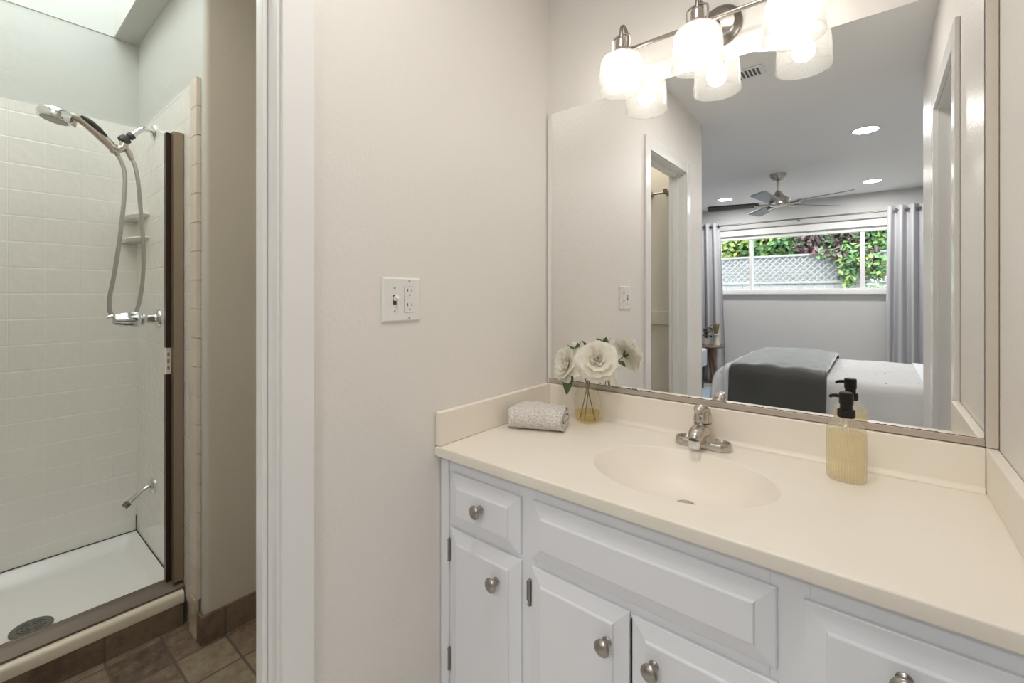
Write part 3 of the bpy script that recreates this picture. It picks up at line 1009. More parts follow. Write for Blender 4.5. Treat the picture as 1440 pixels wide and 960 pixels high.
for (yy, zz) in ((-0.0233, 0.0302), (-0.0233, -0.0302), (0.0233, 0.0485), (0.0233, -0.0485)):
    bm = BM(); lathe(bm, [(0.0032, 0), (0.0032, 0.0006), (0.0018, 0.0012), (0, 0.0012)], 14, (0.0063, yy, zz), Matrix.Rotation(PI / 2, 4, 'Y')); obj('screw', bm, simple('plate_screw', (0.42, 0.40, 0.38), 0.4) if 'plate_screw' not in MATS else MATS['plate_screw'], sw)

# ------------------------------------------------------------------ towel
bm = BM()
def towel_path():
    """folded ribbon centre line in (u, w): u across the fold, w up"""
    P = []
    t = 0.0145
    def arc(cx, cz, r, a0, a1, n=8):
        for i in range(n + 1):
            a = math.radians(a0 + (a1 - a0) * i / n)
            P.append((cx + r * math.cos(a), cz + r * math.sin(a)))
    P.append((0.026, 0.0335))
    P.append((-0.022, 0.0335))
    arc(-0.024, 0.0260, 0.0075, 90, 270, 8)
    P.append((0.026, 0.0185))
    arc(0.030, 0.0335, 0.0150, -90, 90, 10)
    P.append((-0.026, 0.0485))
    arc(-0.028, 0.0280, 0.0205, 90, 270, 12)
    P.append((0.0, 0.0074))
    P.append((0.034, 0.0072))
    arc(0.034, 0.0345, 0.0272, -90, 88, 12)
    P.append((0.0, 0.0625))
    P.append((-0.034, 0.0605))
    arc(-0.036, 0.044, 0.0165, 92, 170, 5)
    return P
path = [Vector((p[0], 0, p[1])) for p in towel_path()]
# resample
res = []
for a, b_ in zip(path, path[1:]):
    n = max(1, int((b_ - a).length / 0.006))
    for i in range(n):
        res.append(a.lerp(b_, i / n))
res.append(path[-1])
HT = 0.0052
NL = 22
rt = random.Random(5)
def ribbon_ring(s):
    """closed outline of the ribbon (thickness 2*HT) at position s along length"""
    out, inn = [], []
    n = len(res)
    for i in range(n):
        T = (res[min(i + 1, n - 1)] - res[max(i - 1, 0)]).normalized()
        N = Vector((-T.z, 0, T.x))
        out.append(res[i] + N * HT)
        inn.append(res[i] - N * HT)
    return out + inn[::-1]
base_ring = ribbon_ring(0)
L = 0.172
rings = []
for j in range(NL + 1):
    s = j / NL
    e = min(s, 1 - s)
    puff = 1.0 - 0.06 * max(0, (0.08 - e) / 0.08) ** 2
    ring = []
    for q in base_ring:
        wob = 0.0022 * math.sin(9 * s + q.x * 40) + 0.0015 * math.sin(23 * s + q.z * 60)
        z = q.z * puff * (1 + 0.045 * math.sin(PI * s)) + (wob * (q.z / 0.06) if q.z > 0.02 else 0)
        yy = (s - 0.5) * L + 0.004 * math.sin(q.z * 90 + q.x * 20) * (1 if s > 0.5 else -1) * (1 if e < 0.05 else 0)
        ring.append(bm.verts.new((q.x * (1 + 0.03 * math.sin(5 * s)), yy, max(0.0006, z))))
    rings.append(ring)
n = len(base_ring)
for a, b_ in zip(rings, rings[1:]):
    for i in range(n):
        bm.faces.new((a[i], a[(i + 1) % n], b_[(i + 1) % n], b_[i]))
h = n // 2
for R_, fl in ((rings[0], True), (rings[-1], False)):
    for i in range(h - 1):
        q = (R_[i], R_[i + 1], R_[n - 2 - i], R_[n - 1 - i])
        bm.faces.new(q if not fl else q[::-1])
tw = obj('hand_towel', bm, KNIT, None, (0.121, -0.2255, 0.8003), (0, 0, math.radians(22 - 90)), smooth=60)
tag(tw, 'folded cream knit hand towel lying on the countertop left of the vase', 'towel')

# ------------------------------------------------------------------ vase with white roses
VX, VY = 0.214, -0.078
va = thing('flower_vase', 'clear glass bud vase with a little yellow water holding white roses', 'vase', (VX, VY, 0.8003))
bm = BM()
prof_o = [(0.0, 0.0), (0.034, 0.0005), (0.0385, 0.004), (0.0415, 0.02), (0.0445, 0.045), (0.046, 0.070), (0.0435, 0.090), (0.034, 0.110), (0.0265, 0.125), (0.0245, 0.142), (0.026, 0.160), (0.0285, 0.170)]
prof_i = [(0.0265, 0.169), (0.0240, 0.159), (0.0226, 0.142), (0.0247, 0.126), (0.032, 0.1105), (0.0415, 0.0895), (0.044, 0.070), (0.0425, 0.045), (0.0395, 0.02), (0.036, 0.008), (0.0, 0.006)]
lathe(bm, prof_o + prof_i, 48, cap=False)
obj('vase_glass', bm, GLASS, va)
bm = BM(); lathe(bm, [(0, 0.0068), (0.0355, 0.0085), (0.0392, 0.0205), (0.0410, 0.036), (0.0, 0.036)], 48, cap=False); obj('water', bm, WATER, va, label='shallow yellowish water')


def petal(bm, M, length, width, cup, curl, ruf, seed, nu=8, nv=9):
    r = random.Random(seed)
    ph = r.uniform(0, 6)
    def fn(u, v):
        # v along length, u across
        s = (u - 0.5) * 2
        w = width * (math.sin(min(1, v * 1.12 + 0.12) * PI * 0.62)) ** 0.8
        x = s * w * 0.5
        ang = cup + (curl - cup) * v
        # integrate a bend along length
        y = 0.0; z = 0.0
        n = 6
        for i in range(n):
            a = cup + (curl - cup) * v * (i + 0.5) / n
            y += math.cos(a) * length * v / n
            z += math.sin(a) * length * v / n
        z += 0.35 * width * s * s * 0.5 * (1 - v * 0.5)
        tip = max(0, v - 0.55) / 0.45
        z += tip * ruf * math.sin(s * 5 + ph)
        y -= tip * abs(s) ** 2.5 * length * 0.22
        y += tip * ruf * math.cos(s * 6 + ph)
        return M @ Vector((x, y, z))
    grid(bm, nu, nv, fn)


def bloom(bm, cen, direction, R, seed=1, open_=1.0):
    r = random.Random(seed)
    F = Matrix.Translation(cen) @ frame_to(direction)
    layers = [(5, 0.30, 0.36, 1.42, 1.65), (5, 0.42, 0.52, 1.25, 1.35), (5, 0.62, 0.78, 1.05, 1.05), (6, 0.84, 0.95, 0.78, 0.62), (6, 1.0, 1.05, 0.50, 0.20), (6, 1.08, 1.10, 0.22, -0.25)]
    k = 0
    for li, (n, ln, wd, cup, curl) in enumerate(layers):
        for i in range(n):
            a = 2 * PI * i / n + li * 0.7 + r.uniform(-0.15, 0.15)
            k += 1
            M = F @ Matrix.Rotation(a, 4, 'Z') @ Matrix.Translation((0, 0.03 * R + 0.012 * R * li, 0.02 * R * (6 - li)))
            petal(bm, M, R * ln * r.uniform(.93, 1.07), R * wd * r.uniform(.95, 1.1), cup * open_ + r.uniform(-.1, .1), curl * open_ + r.uniform(-.15, .15), R * 0.035, seed * 100 + k)


def leaf(bm, base, direction, up, length, width, fold=0.25, bend=-0.25, n=8):
    d = Vector(direction).normalized()
    u = Vector(up); u = (u - d * u.dot(d)).normalized()
    s = d.cross(u)
    b0 = Vector(base)
    def fn(a, v):
        x = (a - 0.5) * 2
        w = width * 0.5 * math.sin(PI * v ** 0.75) ** 0.9 if 0 < v < 1 else 0.0004
        return b0 + d * (length * v) + s * (x * w) + u * (abs(x) * w * fold + bend * length * v * v)
    grid(bm, 5, n, fn)


def rose(name, label, foot, neck, cen, direction, R, seed, leaves, sep=True):
    t = thing(name, label, 'flower', foot, group='white roses in the vase')
    o0 = Vector(foot)
    c = Vector(cen) - o0
    nk = Vector(neck) - o0
    d = Vector(direction).normalized()
    bm = BM(); tube(bm, catmull([(0, 0, 0), nk * 0.5 + Vector((0, 0, 0)), nk, nk.lerp(c, 0.45) + Vector((0, 0, 0.008)), c - d * (0.16 * R)], 6), 0.0017, 8)
    obj('stem', bm, STEM, t)
    bm = BM(); bloom(bm, c, d, R, seed)
    obj('bloom', bm, PETAL, t, smooth=180)
    bm = BM()
    for i in range(5):
        a = 2 * PI * i / 5
        Mx = frame_to(d)
        v = Mx @ Vector((math.cos(a), math.sin(a), 0.25))
        leaf(bm, c - d * (0.17 * R), v + d * 0.1, -d, 0.020, 0.009)
    obj('sepal', bm, LEAF, t)
    for lf in leaves:
        bm = BM(); leaf(bm, Vector(lf[0]) - o0, lf[1], lf[2], lf[3], lf[4])
        obj('leaf', bm, LEAF, t, smooth=180)
    return t

NK = (VX + 0.002, VY, 0.945)
rose('white_rose', 'large open white rose facing out of the vase, on its right side', (VX + 0.004, VY - 0.026, 0.8095), (VX + 0.008, VY + 0.002, 0.945), (0.270, -0.112, 1.012), (0.42, -0.75, 0.42), 0.061, 3,
     [((0.236, -0.082, 0.995), (-0.1, 0.55, 0.75), (0.8, 0.4, 0), 0.075, 0.034), ((0.245, -0.07, 0.990), (0.75, 0.5, 0.1), (0, 0, 1), 0.072, 0.034),
      ((0.225, -0.062, 1.000), (-0.45, 0.3, 0.9), (0.3, 0.6, 0), 0.080, 0.030), ((0.235, -0.065, 0.985), (0.35, 0.6, 0.6), (0, -0.4, 1), 0.070, 0.034)])
rose('white_rose', 'drooping white rose leaning left out of the vase, with a hanging leaf', (VX + 0.027, VY + 0.004, 0.8095), (VX - 0.008, VY - 0.004, 0.950), (0.163, -0.112, 0.992), (-0.35, -0.80, 0.20), 0.056, 8,
     [((0.176, -0.118, 0.968), (-0.22, -0.28, -0.90), (-0.1, -1, 0.3), 0.078, 0.046), ((0.150, -0.085, 1.01), (-0.9, 0.1, 0.35), (0, 0, 1), 0.052, 0.014)])
bt = thing('rose_bud', 'green and white rose bud rising between the two open roses', 'flower', (VX - 0.028, VY + 0.002, 0.8095), group='white roses in the vase')
o0 = Vector(bt.location)
bm = BM(); tube(bm, catmull([(0, 0, 0), Vector((VX + 0.002, VY + 0.004, 0.948)) - o0, Vector((0.212, -0.085, 0.99)) - o0, Vector((0.190, -0.105, 1.035)) - o0], 6), 0.0017, 8); obj('stem', bm, STEM, bt)
bm = BM()
Mb = Matrix.Translation(Vector((0.189, -0.106, 1.036)) - o0) @ frame_to((-0.25, -0.2, 1))
lathe(bm, [(0.001, -0.002), (0.009, 0.002), (0.0145, 0.011), (0.0135, 0.022), (0.007, 0.032), (0, 0.035)], 16, M=Mb); obj('bud', bm, PETAL, bt)
bm = BM()
for i in range(5):
    a = 2 * PI * i / 5 + 0.4
    v = Mb.to_3x3() @ Vector((math.cos(a) * 0.75, math.sin(a) * 0.75, 0.9))
    leaf(bm, Mb @ Vector((0.004 * math.cos(a), 0.004 * math.sin(a), 0)), v, Mb.to_3x3() @ Vector((0, 0, -1)) * -1, 0.038, 0.021, bend=0.05)
obj('sepal', bm, BUD, bt, smooth=180)
for lf in (((0.205, -0.088, 1.0), (0.35, 0.25, 0.85), (0.5, -0.8, 0), 0.045, 0.018), ((0.20, -0.085, 1.0), (-0.75, 0.35, 0.5), (0, 0, 1), 0.055, 0.014), ((0.21, -0.08, 0.995), (0.2, 0.7, 0.55), (0, 0, 1), 0.05, 0.022)):
    bm = BM(); leaf(bm, Vector(lf[0]) - o0, lf[1], lf[2], lf[3], lf[4]); obj('leaf', bm, LEAF, bt, smooth=180)

# ------------------------------------------------------------------ soap dispenser
sd = thing('soap_dispenser', 'ribbed glass soap dispenser of amber liquid with black pump on the countertop', 'soap dispenser', (0.912, -0.118, 0.8003), (0, 0, math.radians(-8)))
sd.scale = (0.84, 0.84, 0.955)
SXs, SYs = 1.0, 0.88
bm = BM()
bo = [(0.0, 0.0), (0.039, 0.0), (0.0435, 0.004), (0.0445, 0.016), (0.0445, 0.112), (0.043, 0.122), (0.037, 0.133), (0.027, 0.141), (0.0195, 0.146), (0.0175, 0.150), (0.0175, 0.157)]
bi = [(0.0160, 0.157), (0.0160, 0.150), (0.018, 0.1445), (0.0255, 0.139), (0.035, 0.1315), (0.0410, 0.121), (0.0425, 0.112), (0.0425, 0.016), (0.0415, 0.010), (0.0, 0.009)]
lathe(bm, bo, 144, sx=SXs, sy=SYs, rib=(36, 0.022), cap=False)
lathe(bm, bi, 72, sx=SXs, sy=SYs, cap=False)
bmesh.ops.remove_doubles(bm, verts=bm.verts[:], dist=1e-6)
obj('bottle', bm, BOTTLE, sd, smooth=60)
bm = BM(); lathe(bm, [(0, 0.0105), (0.039, 0.0115), (0.0408, 0.017), (0.0408, 0.1115), (0.0395, 0.116), (0.0, 0.116)], 72, sx=SXs, sy=SYs, cap=False); obj('liquid_soap', bm, SOAP, sd, label='amber liquid soap')
bm = BM(); tube(bm, [(0, 0, 0.02), (0, 0, 0.150)], 0.0025, 10); obj('dip_tube', bm, simple('tube_clear', (0.75, 0.68, 0.5), 0.4), sd)
bm = BM()
lathe(bm, [(0.0, 0.150), (0.0195, 0.150), (0.0205, 0.152), (0.0205, 0.167), (0.019, 0.1685), (0.012, 0.1695), (0.0, 0.1695)], 36)
obj('pump_collar', bm, BLACK, sd, label='black plastic collar')
bm = BM()
lathe(bm, [(0.0145, 0.1697), (0.0145, 0.180), (0.0165, 0.1825), (0.0165, 0.206), (0.0155, 0.2085), (0.012, 0.2100), (0.0, 0.2105)], 36)
tube(bm, catmull([(-0.010, 0, 0.199), (-0.024, 0, 0.199), (-0.034, 0, 0.197), (-0.037, 0, 0.193)], 5), [0.005, 0.0044, 0.004, 0.0038], 12)
obj('pump_head', bm, BLACK, sd, label='black plastic pump head with short nozzle')

# ------------------------------------------------------------------ shower pan and fittings
pan = thing('shower_pan', 'white acrylic shower pan with a rounded cream front lip in the stall', 'shower pan', (-1.42, -1.285, 0.0))
PX0, PX1, PY0, PY1 = -1.7995, -1.036, -1.6995, YE - 0.009
def sstep(t):
    t = max(0, min(1, t)); return t * t * (3 - 2 * t)
bm = BM()
NU, NV = 48, 48
def panz(x, y):
    db = x - PX0; df = -1.112 - x; de = PY1 - y; dn = y - PY0
    f = 0.047 + 0.004 * math.hypot((x + 1.35) / 0.4, (y + 1.27) / 0.4)
    def rim(d, h, w):
        return f + (h - f) * (1 - sstep(d / w))
    return max(rim(db, 0.098, 0.075), rim(de, 0.098, 0.06), rim(dn, 0.098, 0.06), rim(df, 0.128, 0.05))
V = grid(bm, NU, NV, lambda u, v: Vector((PX0 + (-1.112 - PX0) * u + 1.42, PY0 + (PY1 - PY0) * v + 1.285, panz(PX0 + (-1.112 - PX0) * u, PY0 + (PY1 - PY0) * v))))
obj('basin', bm, ACRYLIC, pan, smooth=80)
bm = BM()
lip = [(-1.112, 0.0), (-1.042, 0.0), (-1.042, 0.082), (-1.031, 0.083), (-1.0285, 0.088), (-1.0285, 0.112), (-1.032, 0.121), (-1.040, 0.126), (-1.055, 0.128), (-1.112, 0.128)]
def lip_prism(bm, pts):
    A = [bm.verts.new((p[0] + 1.42, PY0 + 1.285, p[1])) for p in pts]; B = [bm.verts.new((p[0] + 1.42, PY1 - 0.006 + 1.285, p[1])) for p in pts]
    n = len(pts)
    for i in range(n):
        bm.faces.new((A[i], A[(i + 1) % n], B[(i + 1) % n], B[i]))
    bm.faces.new(A[::-1]); bm.faces.new(B)
lip_prism(bm, lip)
obj('front_lip', bm, CREAM_LIP, pan, label='rounded cream front lip')
bm = BM()
lathe(bm, [(0.0, -0.001), (0.054, -0.001), (0.056, 0.001), (0.054, 0.003), (0.040, 0.0035), (0.0, 0.0035)], 48)
dr = obj('drain', bm, DRAIN, pan, (0.072, 0.035, 0.051), label='round dark grey drain cover')
bm = BM()
for r0, r1 in ((0.033, 0.037), (0.023, 0.027), (0.012, 0.016)):
    for q in range(4):
        a0 = q * PI / 2 + 0.18; a1 = (q + 1) * PI / 2 - 0.18
        n = 8
        lo = [bm.verts.new((r0 * math.cos(a0 + (a1 - a0) * i / n), r0 * math.sin(a0 + (a1 - a0) * i / n), 0.0040)) for i in range(n + 1)]
        hi = [bm.verts.new((r1 * math.cos(a0 + (a1 - a0) * i / n), r1 * math.sin(a0 + (a1 - a0) * i / n), 0.0040)) for i in range(n + 1)]
        for i in range(n):
            bm.faces.new((lo[i], lo[i + 1], hi[i + 1], hi[i]))
obj('slots', bm, SLOT, dr, smooth=0)
# dark joint between pan and tile
bm = BM()
box(bm, PX0 + 0.0078, PX0 + 0.011, PY0, PY1, 0.0972, 0.0998); box(bm, PX0, -1.112, PY1 - 0.003, PY1 - 0.0002, 0.0972, 0.0998)
box(bm, PX0 + 0.0078, PX0 + 0.0105, PY1 - 0.003, PY1 - 0.0003, 0.1, 0.17)
struct('trim_8', bm, GROUT_DARK)
bm = BM(); box(bm, -1.0415, -1.031, -1.6995, YE - 0.017, 0.0005, 0.0815, 0.001); struct('baseboard_curb', bm, SKIRT_T)

fr = thing('shower_door_frame', 'bronze metal shower door frame with a track along the curb', 'shower door frame', (-1.083, YE - 0.009, 0.129))
bm = BM()
yj = -0.0005
box(bm, -0.027, 0.028, -0.031, yj, 0.026, 1.705, 0.002)
box(bm, 0.004, 0.010, -0.034, -0.031, 0.026, 1.705)
box(bm, 0.019, 0.028, -0.0335, -0.031, 0.026, 1.705)
obj('jamb', bm, BRONZE, fr)
bm = BM()
box(bm, -0.020, 0.004, -0.050, -0.0312, 0.030, 0.800, 0.001)
box(bm, -0.020, 0.004, -0.050, -0.0312, 0.900, 1.702, 0.001)
obj('dark_strip', bm, BRONZE_DARK, fr, label='dark brown jamb strip')
bm = BM(); box(bm, -0.016, 0.0, -0.048, -0.0312, 0.803, 0.897, 0.001); st_ = obj('strike', bm, PLASTIC, fr, label='pale strike piece in the jamb')
bm = BM()
for zz in (0.825, 0.850, 0.875):
    box(bm, 0.0, 0.0008, -0.045, -0.038, zz - 0.007, zz + 0.007)
obj('strike_slots', bm, simple('brass', (0.45, 0.30, 0.10), 0.3, 0.8), st_, smooth=0)
bm = BM()
tr = [(-0.024, 0.0), (0.036, 0.0), (0.036, 0.006), (0.012, 0.024), (-0.006, 0.030), (-0.010, 0.034), (-0.014, 0.034), (-0.014, 0.026), (-0.024, 0.022)]
A = [bm.verts.new((p[0], PY0 - fr.location.y + 0.0, p[1])) for p in tr]; B = [bm.verts.new((p[0], -0.0004, p[1])) for p in tr]
n = len(tr)
for i in range(n):
    bm.faces.new((A[i], A[(i + 1) % n], B[(i + 1) % n], B[i]))
bm.faces.new(A[::-1]); bm.faces.new(B)
obj('track', bm, simple('track_bronze', (0.15, 0.115, 0.088), 0.4, 0.3), fr, smooth=20)

YT = YE - 0.0087     # tile face
SHX = -1.47
# shower arm with flange, holder, hand shower, hose
am = thing('shower_pipe', 'chrome bent shower arm with black swivel holder high on the end wall', 'shower arm', (SHX, YT, 1.937))
RX = Matrix.Rotation(PI / 2, 4, 'X')
bm = BM(); lathe(bm, [(0.031, 0.0003), (0.031, 0.004), (0.026, 0.010), (0.014, 0.014), (0.0, 0.0145)], 32, M=RX); obj('flange', bm, CHROME, am)
bm = BM(); tube(bm, catmull([(0, -0.008, 0), (0, -0.032, 0.0), (0, -0.050, -0.008), (0, -0.076, -0.038)], 8), 0.0105, 16); obj('arm', bm, CHROME, am)
bm = BM()
Md = Matrix.Translation((0, -0.074, -0.036)) @ frame_to((0, -0.70, -0.72))
lathe(bm, [(0.0, 0.0), (0.015, 0.0005), (0.0155, 0.006), (0.0155, 0.016), (0.011, 0.018), (0.010, 0.024), (0.020, 0.026), (0.021, 0.034), (0.021, 0.048), (0.016, 0.052), (0.0, 0.053)], 24, M=Md); obj('swivel', bm, RUBBER, am, label='black swivel joint')
bm = BM()
tube(bm, catmull([(0, -0.100, -0.072), (0, -0.106, -0.096), (0, -0.120, -0.108), (0, -0.134, -0.104)], 6), [0.015, 0.0145, 0.0145, 0.016], 16)
tube(bm, [(0, -0.100, -0.088), (0, -0.080, -0.120)], [0.009, 0.010], 14)
obj('holder', bm, NICKEL, am)
hs = thing('hand_shower', 'chrome hand shower with dark grip resting in the shower arm holder', 'hand shower', (SHX, -1.012, 1.835))
bm = BM()
hp = catmull([(0, 0.006, -0.022), (0, -0.006, 0.002), (0, -0.034, 0.030), (0, -0.066, 0.060), (0, -0.098, 0.083), (0, -0.128, 0.090)], 6)
tube(bm, hp, [0.0125, 0.015, 0.0165, 0.0155, 0.0135, 0.014], 18, sx=1.1)
hd = obj('handle', bm, NICKEL, hs)
bm = BM()
gp = catmull([(0.006, -0.022, 0.033), (0.007, -0.048, 0.058), (0.007, -0.074, 0.080), (0.006, -0.098, 0.095)], 6)
tube(bm, gp, [0.006, 0.0115, 0.0115, 0.006], 12, sx=1.5)
obj('grip', bm, RUBBER, hd, label='dark rubber grip inlay')
bm = BM()
Mh = Matrix.Translation((0, -0.166, 0.083)) @ frame_to((0, -0.22, -0.975))
lathe(bm, [(0, -0.026), (0.020, -0.025), (0.038, -0.019), (0.049, -0.010), (0.052, 0.000), (0.052, 0.016), (0.049, 0.022), (0.044, 0.0235), (0.0, 0.0235)], 40, M=Mh)
he = obj('head', bm, CHROME, hs)
bm = BM(); lathe(bm, [(0.0400, 0.0237), (0.0400, 0.0250), (0.036, 0.0258), (0.0, 0.0258)], 36, M=Mh); obj('spray_face', bm, simple('spray_grey', (0.40, 0.37, 0.33), 0.4, 0.4), he)
bm = BM(); prism(bm, [(-0.118, 0.075), (-0.122, 0.053), (-0.112, 0.046), (-0.108, 0.070)], 'x', -0.006, 0.006); obj('mode_lever', bm, NICKEL, he)
bm = BM()
hose_pts = [(SHX, -1.000, 1.808), (SHX + 0.002, -0.984, 1.77), (SHX + 0.004, -0.976, 1.71), (SHX + 0.004, -0.981, 1.60), (SHX, -0.993, 1.45), (SHX - 0.006, -1.010, 1.30), (SHX - 0.010, -1.022, 1.215), (SHX - 0.010, -1.020, 1.155), (SHX - 0.010, -0.995, 1.115), (SHX - 0.010, -0.962, 1.118), (SHX - 0.006, -0.935, 1.165), (SHX, -0.921, 1.25), (SHX, -0.914, 1.36), (SHX, -0.917, 1.48), (SHX + 0.002, -0.926, 1.62), (SHX + 0.004, -0.935, 1.72), (SHX + 0.002, -0.944, 1.775), (SHX, -0.954, 1.80)]
hp = catmull(hose_pts, 14)
rad = []
for i in range(len(hp)):
    rad.append(0.0072 + 0.0006 * (i % 2))
tube(bm, hp, rad, 12)
hz = thing('shower_hose', 'metal shower hose hanging in a long loop from hand shower to holder', 'hose', (0, 0, 0))
obj('hose', bm, STEEL, hz, smooth=30)
bm = BM(); tube(bm, [(SHX, -0.953, 1.796), (SHX, -0.965, 1.828)], [0.0095, 0.0115], 14)
tube(bm, [(SHX, -0.998, 1.802), (SHX, -1.003, 1.815)], [0.0085, 0.011], 14)
obj('hose_nut', bm, NICKEL, hz)

vv = thing('shower_valve', 'chrome single lever shower valve on the tiled end wall', 'valve', (-1.40, YT, 1.126))
bm = BM(); lathe(bm, [(0.040, 0.0003), (0.040, 0.003), (0.036, 0.009), (0.022, 0.013), (0.020, 0.020), (0.019, 0.040), (0.024, 0.042), (0.027, 0.047), (0.027, 0.055), (0.022, 0.059), (0.0, 0.060)], 36, M=RX); obj('flange', bm, CHROME, vv)
bm = BM()
lathe(bm, [(0.0, 0.0605), (0.024, 0.061), (0.029, 0.066), (0.030, 0.078), (0.0285, 0.110), (0.024, 0.130), (0.022, 0.132), (0.022, 0.140), (0.017, 0.148), (0.0, 0.150)], 28, M=RX, rib=(5, 0.10))
obj('handle', bm, CHROME, vv, smooth=60)
bm = BM(); tube(bm, catmull([(0, -0.128, 0.012), (0, -0.152, 0.014), (0, -0.168, 0.010)], 5), [0.010, 0.008, 0.005], 12); obj('lever', bm, CHROME, vv)

sp = thing('shower_spout', 'short chrome pipe spout low on the shower end wall', 'spout', (-1.487, YT, 0.391))
bm = BM(); lathe(bm, [(0.034, 0.0003), (0.034, 0.004), (0.028, 0.011), (0.014, 0.015), (0.0, 0.0155)], 32, M=RX); obj('flange', bm, CHROME, sp)
bm = BM(); tube(bm, catmull([(0, -0.008, 0), (0, -0.028, -0.003), (0, -0.050, -0.018), (0, -0.084, -0.045)], 8), 0.0115, 16); obj('pipe', bm, CHROME, sp)
bm = BM(); tube(bm, [(0, -0.082, -0.0435), (0, -0.098, -0.0565)], 0.0135, 16); obj('nozzle', bm, NICKEL_DARK, sp)

for zz, lab in ((1.575, 'white ceramic shelf in the shower corner behind the hose, the upper of the two'), (1.470, 'white ceramic shelf in the shower corner behind the hose, the lower of the two')):
    bm = BM()
    x0, y0 = -1.7915, YT - 0.0003
    lv = [(0.84, zz), (0.97, zz + 0.007), (1.0, zz + 0.014), (0.97, zz + 0.019), (0.88, zz + 0.016)]
    RR = []
    for f, z in lv:
        ring = [bm.verts.new((x0, y0, z))]
        for i in range(21):
            t = i / 20
            ring.append(bm.verts.new((x0 + 0.235 * f * t, y0 - 0.062 * f * (1 - t ** 3.0) ** 0.6 if t < 1 else y0, z)))
        RR.append(ring)
    n = len(RR[0])
    for a, b_ in zip(RR, RR[1:]):
        for i in range(n):
            bm.faces.new((a[i], a[(i + 1) % n], b_[(i + 1) % n], b_[i]))
    bm.faces.new(RR[0][::-1]); bm.faces.new(RR[-1])
    tag(obj('ceramic_shelf', bm, CERAMIC), lab, 'shelf', 'shower shelves')

# towel rod and hook board on the shower-room wall, seen through the doorway in the mirror
tr_ = thing('towel_rod', 'metal rod on a round bracket high on the shower room wall, in the mirror', 'towel rod', (-0.24, -1.70, 1.93))
bm = BM(); tube(bm, [(-0.38, 0.055, 0), (0.10, 0.055, 0)], 0.007, 12); obj('rod', bm, NICKEL_DARK, tr_)
for bx_ in (-0.36, -0.035, 0.09):
    bm = BM(); lathe(bm, [(0.022, 0.0005), (0.022, 0.008), (0.010, 0.012), (0.010, 0.048), (0.016, 0.050), (0.016, 0.062), (0, 0.063)], 20, (bx_, 0, 0.012), Matrix.Rotation(-PI / 2, 4, 'X')); obj('bracket', bm, NICKEL, tr_)
hb = thing('hook_board', 'painted board with a small metal hook on the shower room wall, in the mirror', 'hook board', (-0.24, -1.70, 1.03))
bm = BM(); box(bm, -0.40, 0.135, 0.0005, 0.019, -0.01, 0.085, 0.003); obj('board', bm, PAINT_BATH, hb)
bm = BM(); box(bm, -0.043, -0.022, 0.0192, 0.023, 0.02, 0.07, 0.002)
tube(bm, catmull([(-0.032, 0.023, 0.055), (-0.032, 0.045, 0.045), (-0.032, 0.050, 0.030), (-0.032, 0.045, 0.022)], 5), 0.005, 10)
obj('hook', bm, CHROME, hb, label='small metal hook')

# ------------------------------------------------------------------ bedroom: ceiling fan, downlights, vent
fan = thing('ceiling_fan', 'brushed nickel ceiling fan with five grey blades hanging in the bedroom', 'ceiling fan', (0.205, -3.80, ZC - 0.0005))
bm = BM(); lathe(bm, [(0.0, 0.0), (0.077, 0.0), (0.077, -0.012), (0.068, -0.035), (0.050, -0.058), (0.022, -0.070), (0.0, -0.071)], 36); obj('canopy', bm, NICKEL, fan)
bm = BM(); tube(bm, [(0, 0, -0.068), (0, 0, -0.19)], 0.013, 16); obj('downrod', bm, NICKEL, fan)
bm = BM(); lathe(bm, [(0.0, -0.165), (0.022, -0.168), (0.034, -0.19), (0.055, -0.215), (0.085, -0.24), (0.100, -0.255), (0.104, -0.270), (0.098, -0.282), (0.085, -0.286), (0.085, -0.305), (0.070, -0.318), (0.040, -0.326), (0.0, -0.328)], 40); obj('motor', bm, NICKEL, fan)
for k in range(5):
    ang = math.radians(24 + 72 * k)
    Mz = Matrix.Rotation(ang, 4, 'Z')
    Mp = Mz @ Matrix.Translation((0, 0, -0.298)) @ Matrix.Rotation(math.radians(-13), 4, 'X')
    bm = BM()
    def bl(u, v):
        r = 0.17 + 0.485 * u
        w = 0.105 + 0.035 * u
        if u > 0.94: w *= 1 - 0.25 * ((u - 0.94) / 0.06) ** 2
        if u < 0.06: w *= 0.75 + 0.25 * (u / 0.06)
        return Mp @ Vector((r, (v - 0.5) * w, 0))
    grid(bm, 26, 6, bl)
    o = obj('blade', bm, FAN_BLADE_DARK if k == 2 else FAN_BLADE, fan, smooth=30)
    solidify(o, 0.007, 0)
    bm = BM()
    Mq = Mz @ Matrix.Translation((0, 0, -0.298))
    pts = [Mq @ Vector(p) for p in ((0.075, 0, 0.0), (0.12, 0.004, -0.012), (0.17, 0, -0.010), (0.215, 0, -0.008))]
    tube(bm, catmull(pts, 4), [0.012, 0.012, 0.016, 0.020], 8, sx=1.3)
    obj('blade_bracket', bm, NICKEL, o)

def downlight(x, y, lab):
    t = thing('downlight', lab, 'ceiling light', (x, y, ZC - 0.0003), group='recessed downlights in the bedroom ceiling')
    bm = BM(); lathe(bm, [(0.095, 0.0), (0.094, -0.004), (0.080, -0.0075), (0.074, -0.005), (0.074, 0.0)], 40, cap=False); obj('trim_ring', bm, POT, t)
    bm = BM(); lathe(bm, [(0.0738, -0.0035), (0.0, -0.0036)], 40, cap=False); obj('lens', bm, DOWN, t)
downlight(-0.519, -4.73, 'recessed round downlight left of the ceiling fan in the mirror')
downlight(0.909, -2.82, 'recessed round downlight nearest the right doorway, largest in the mirror')
downlight(0.938, -4.73, 'recessed round downlight above the right curtain in the mirror')

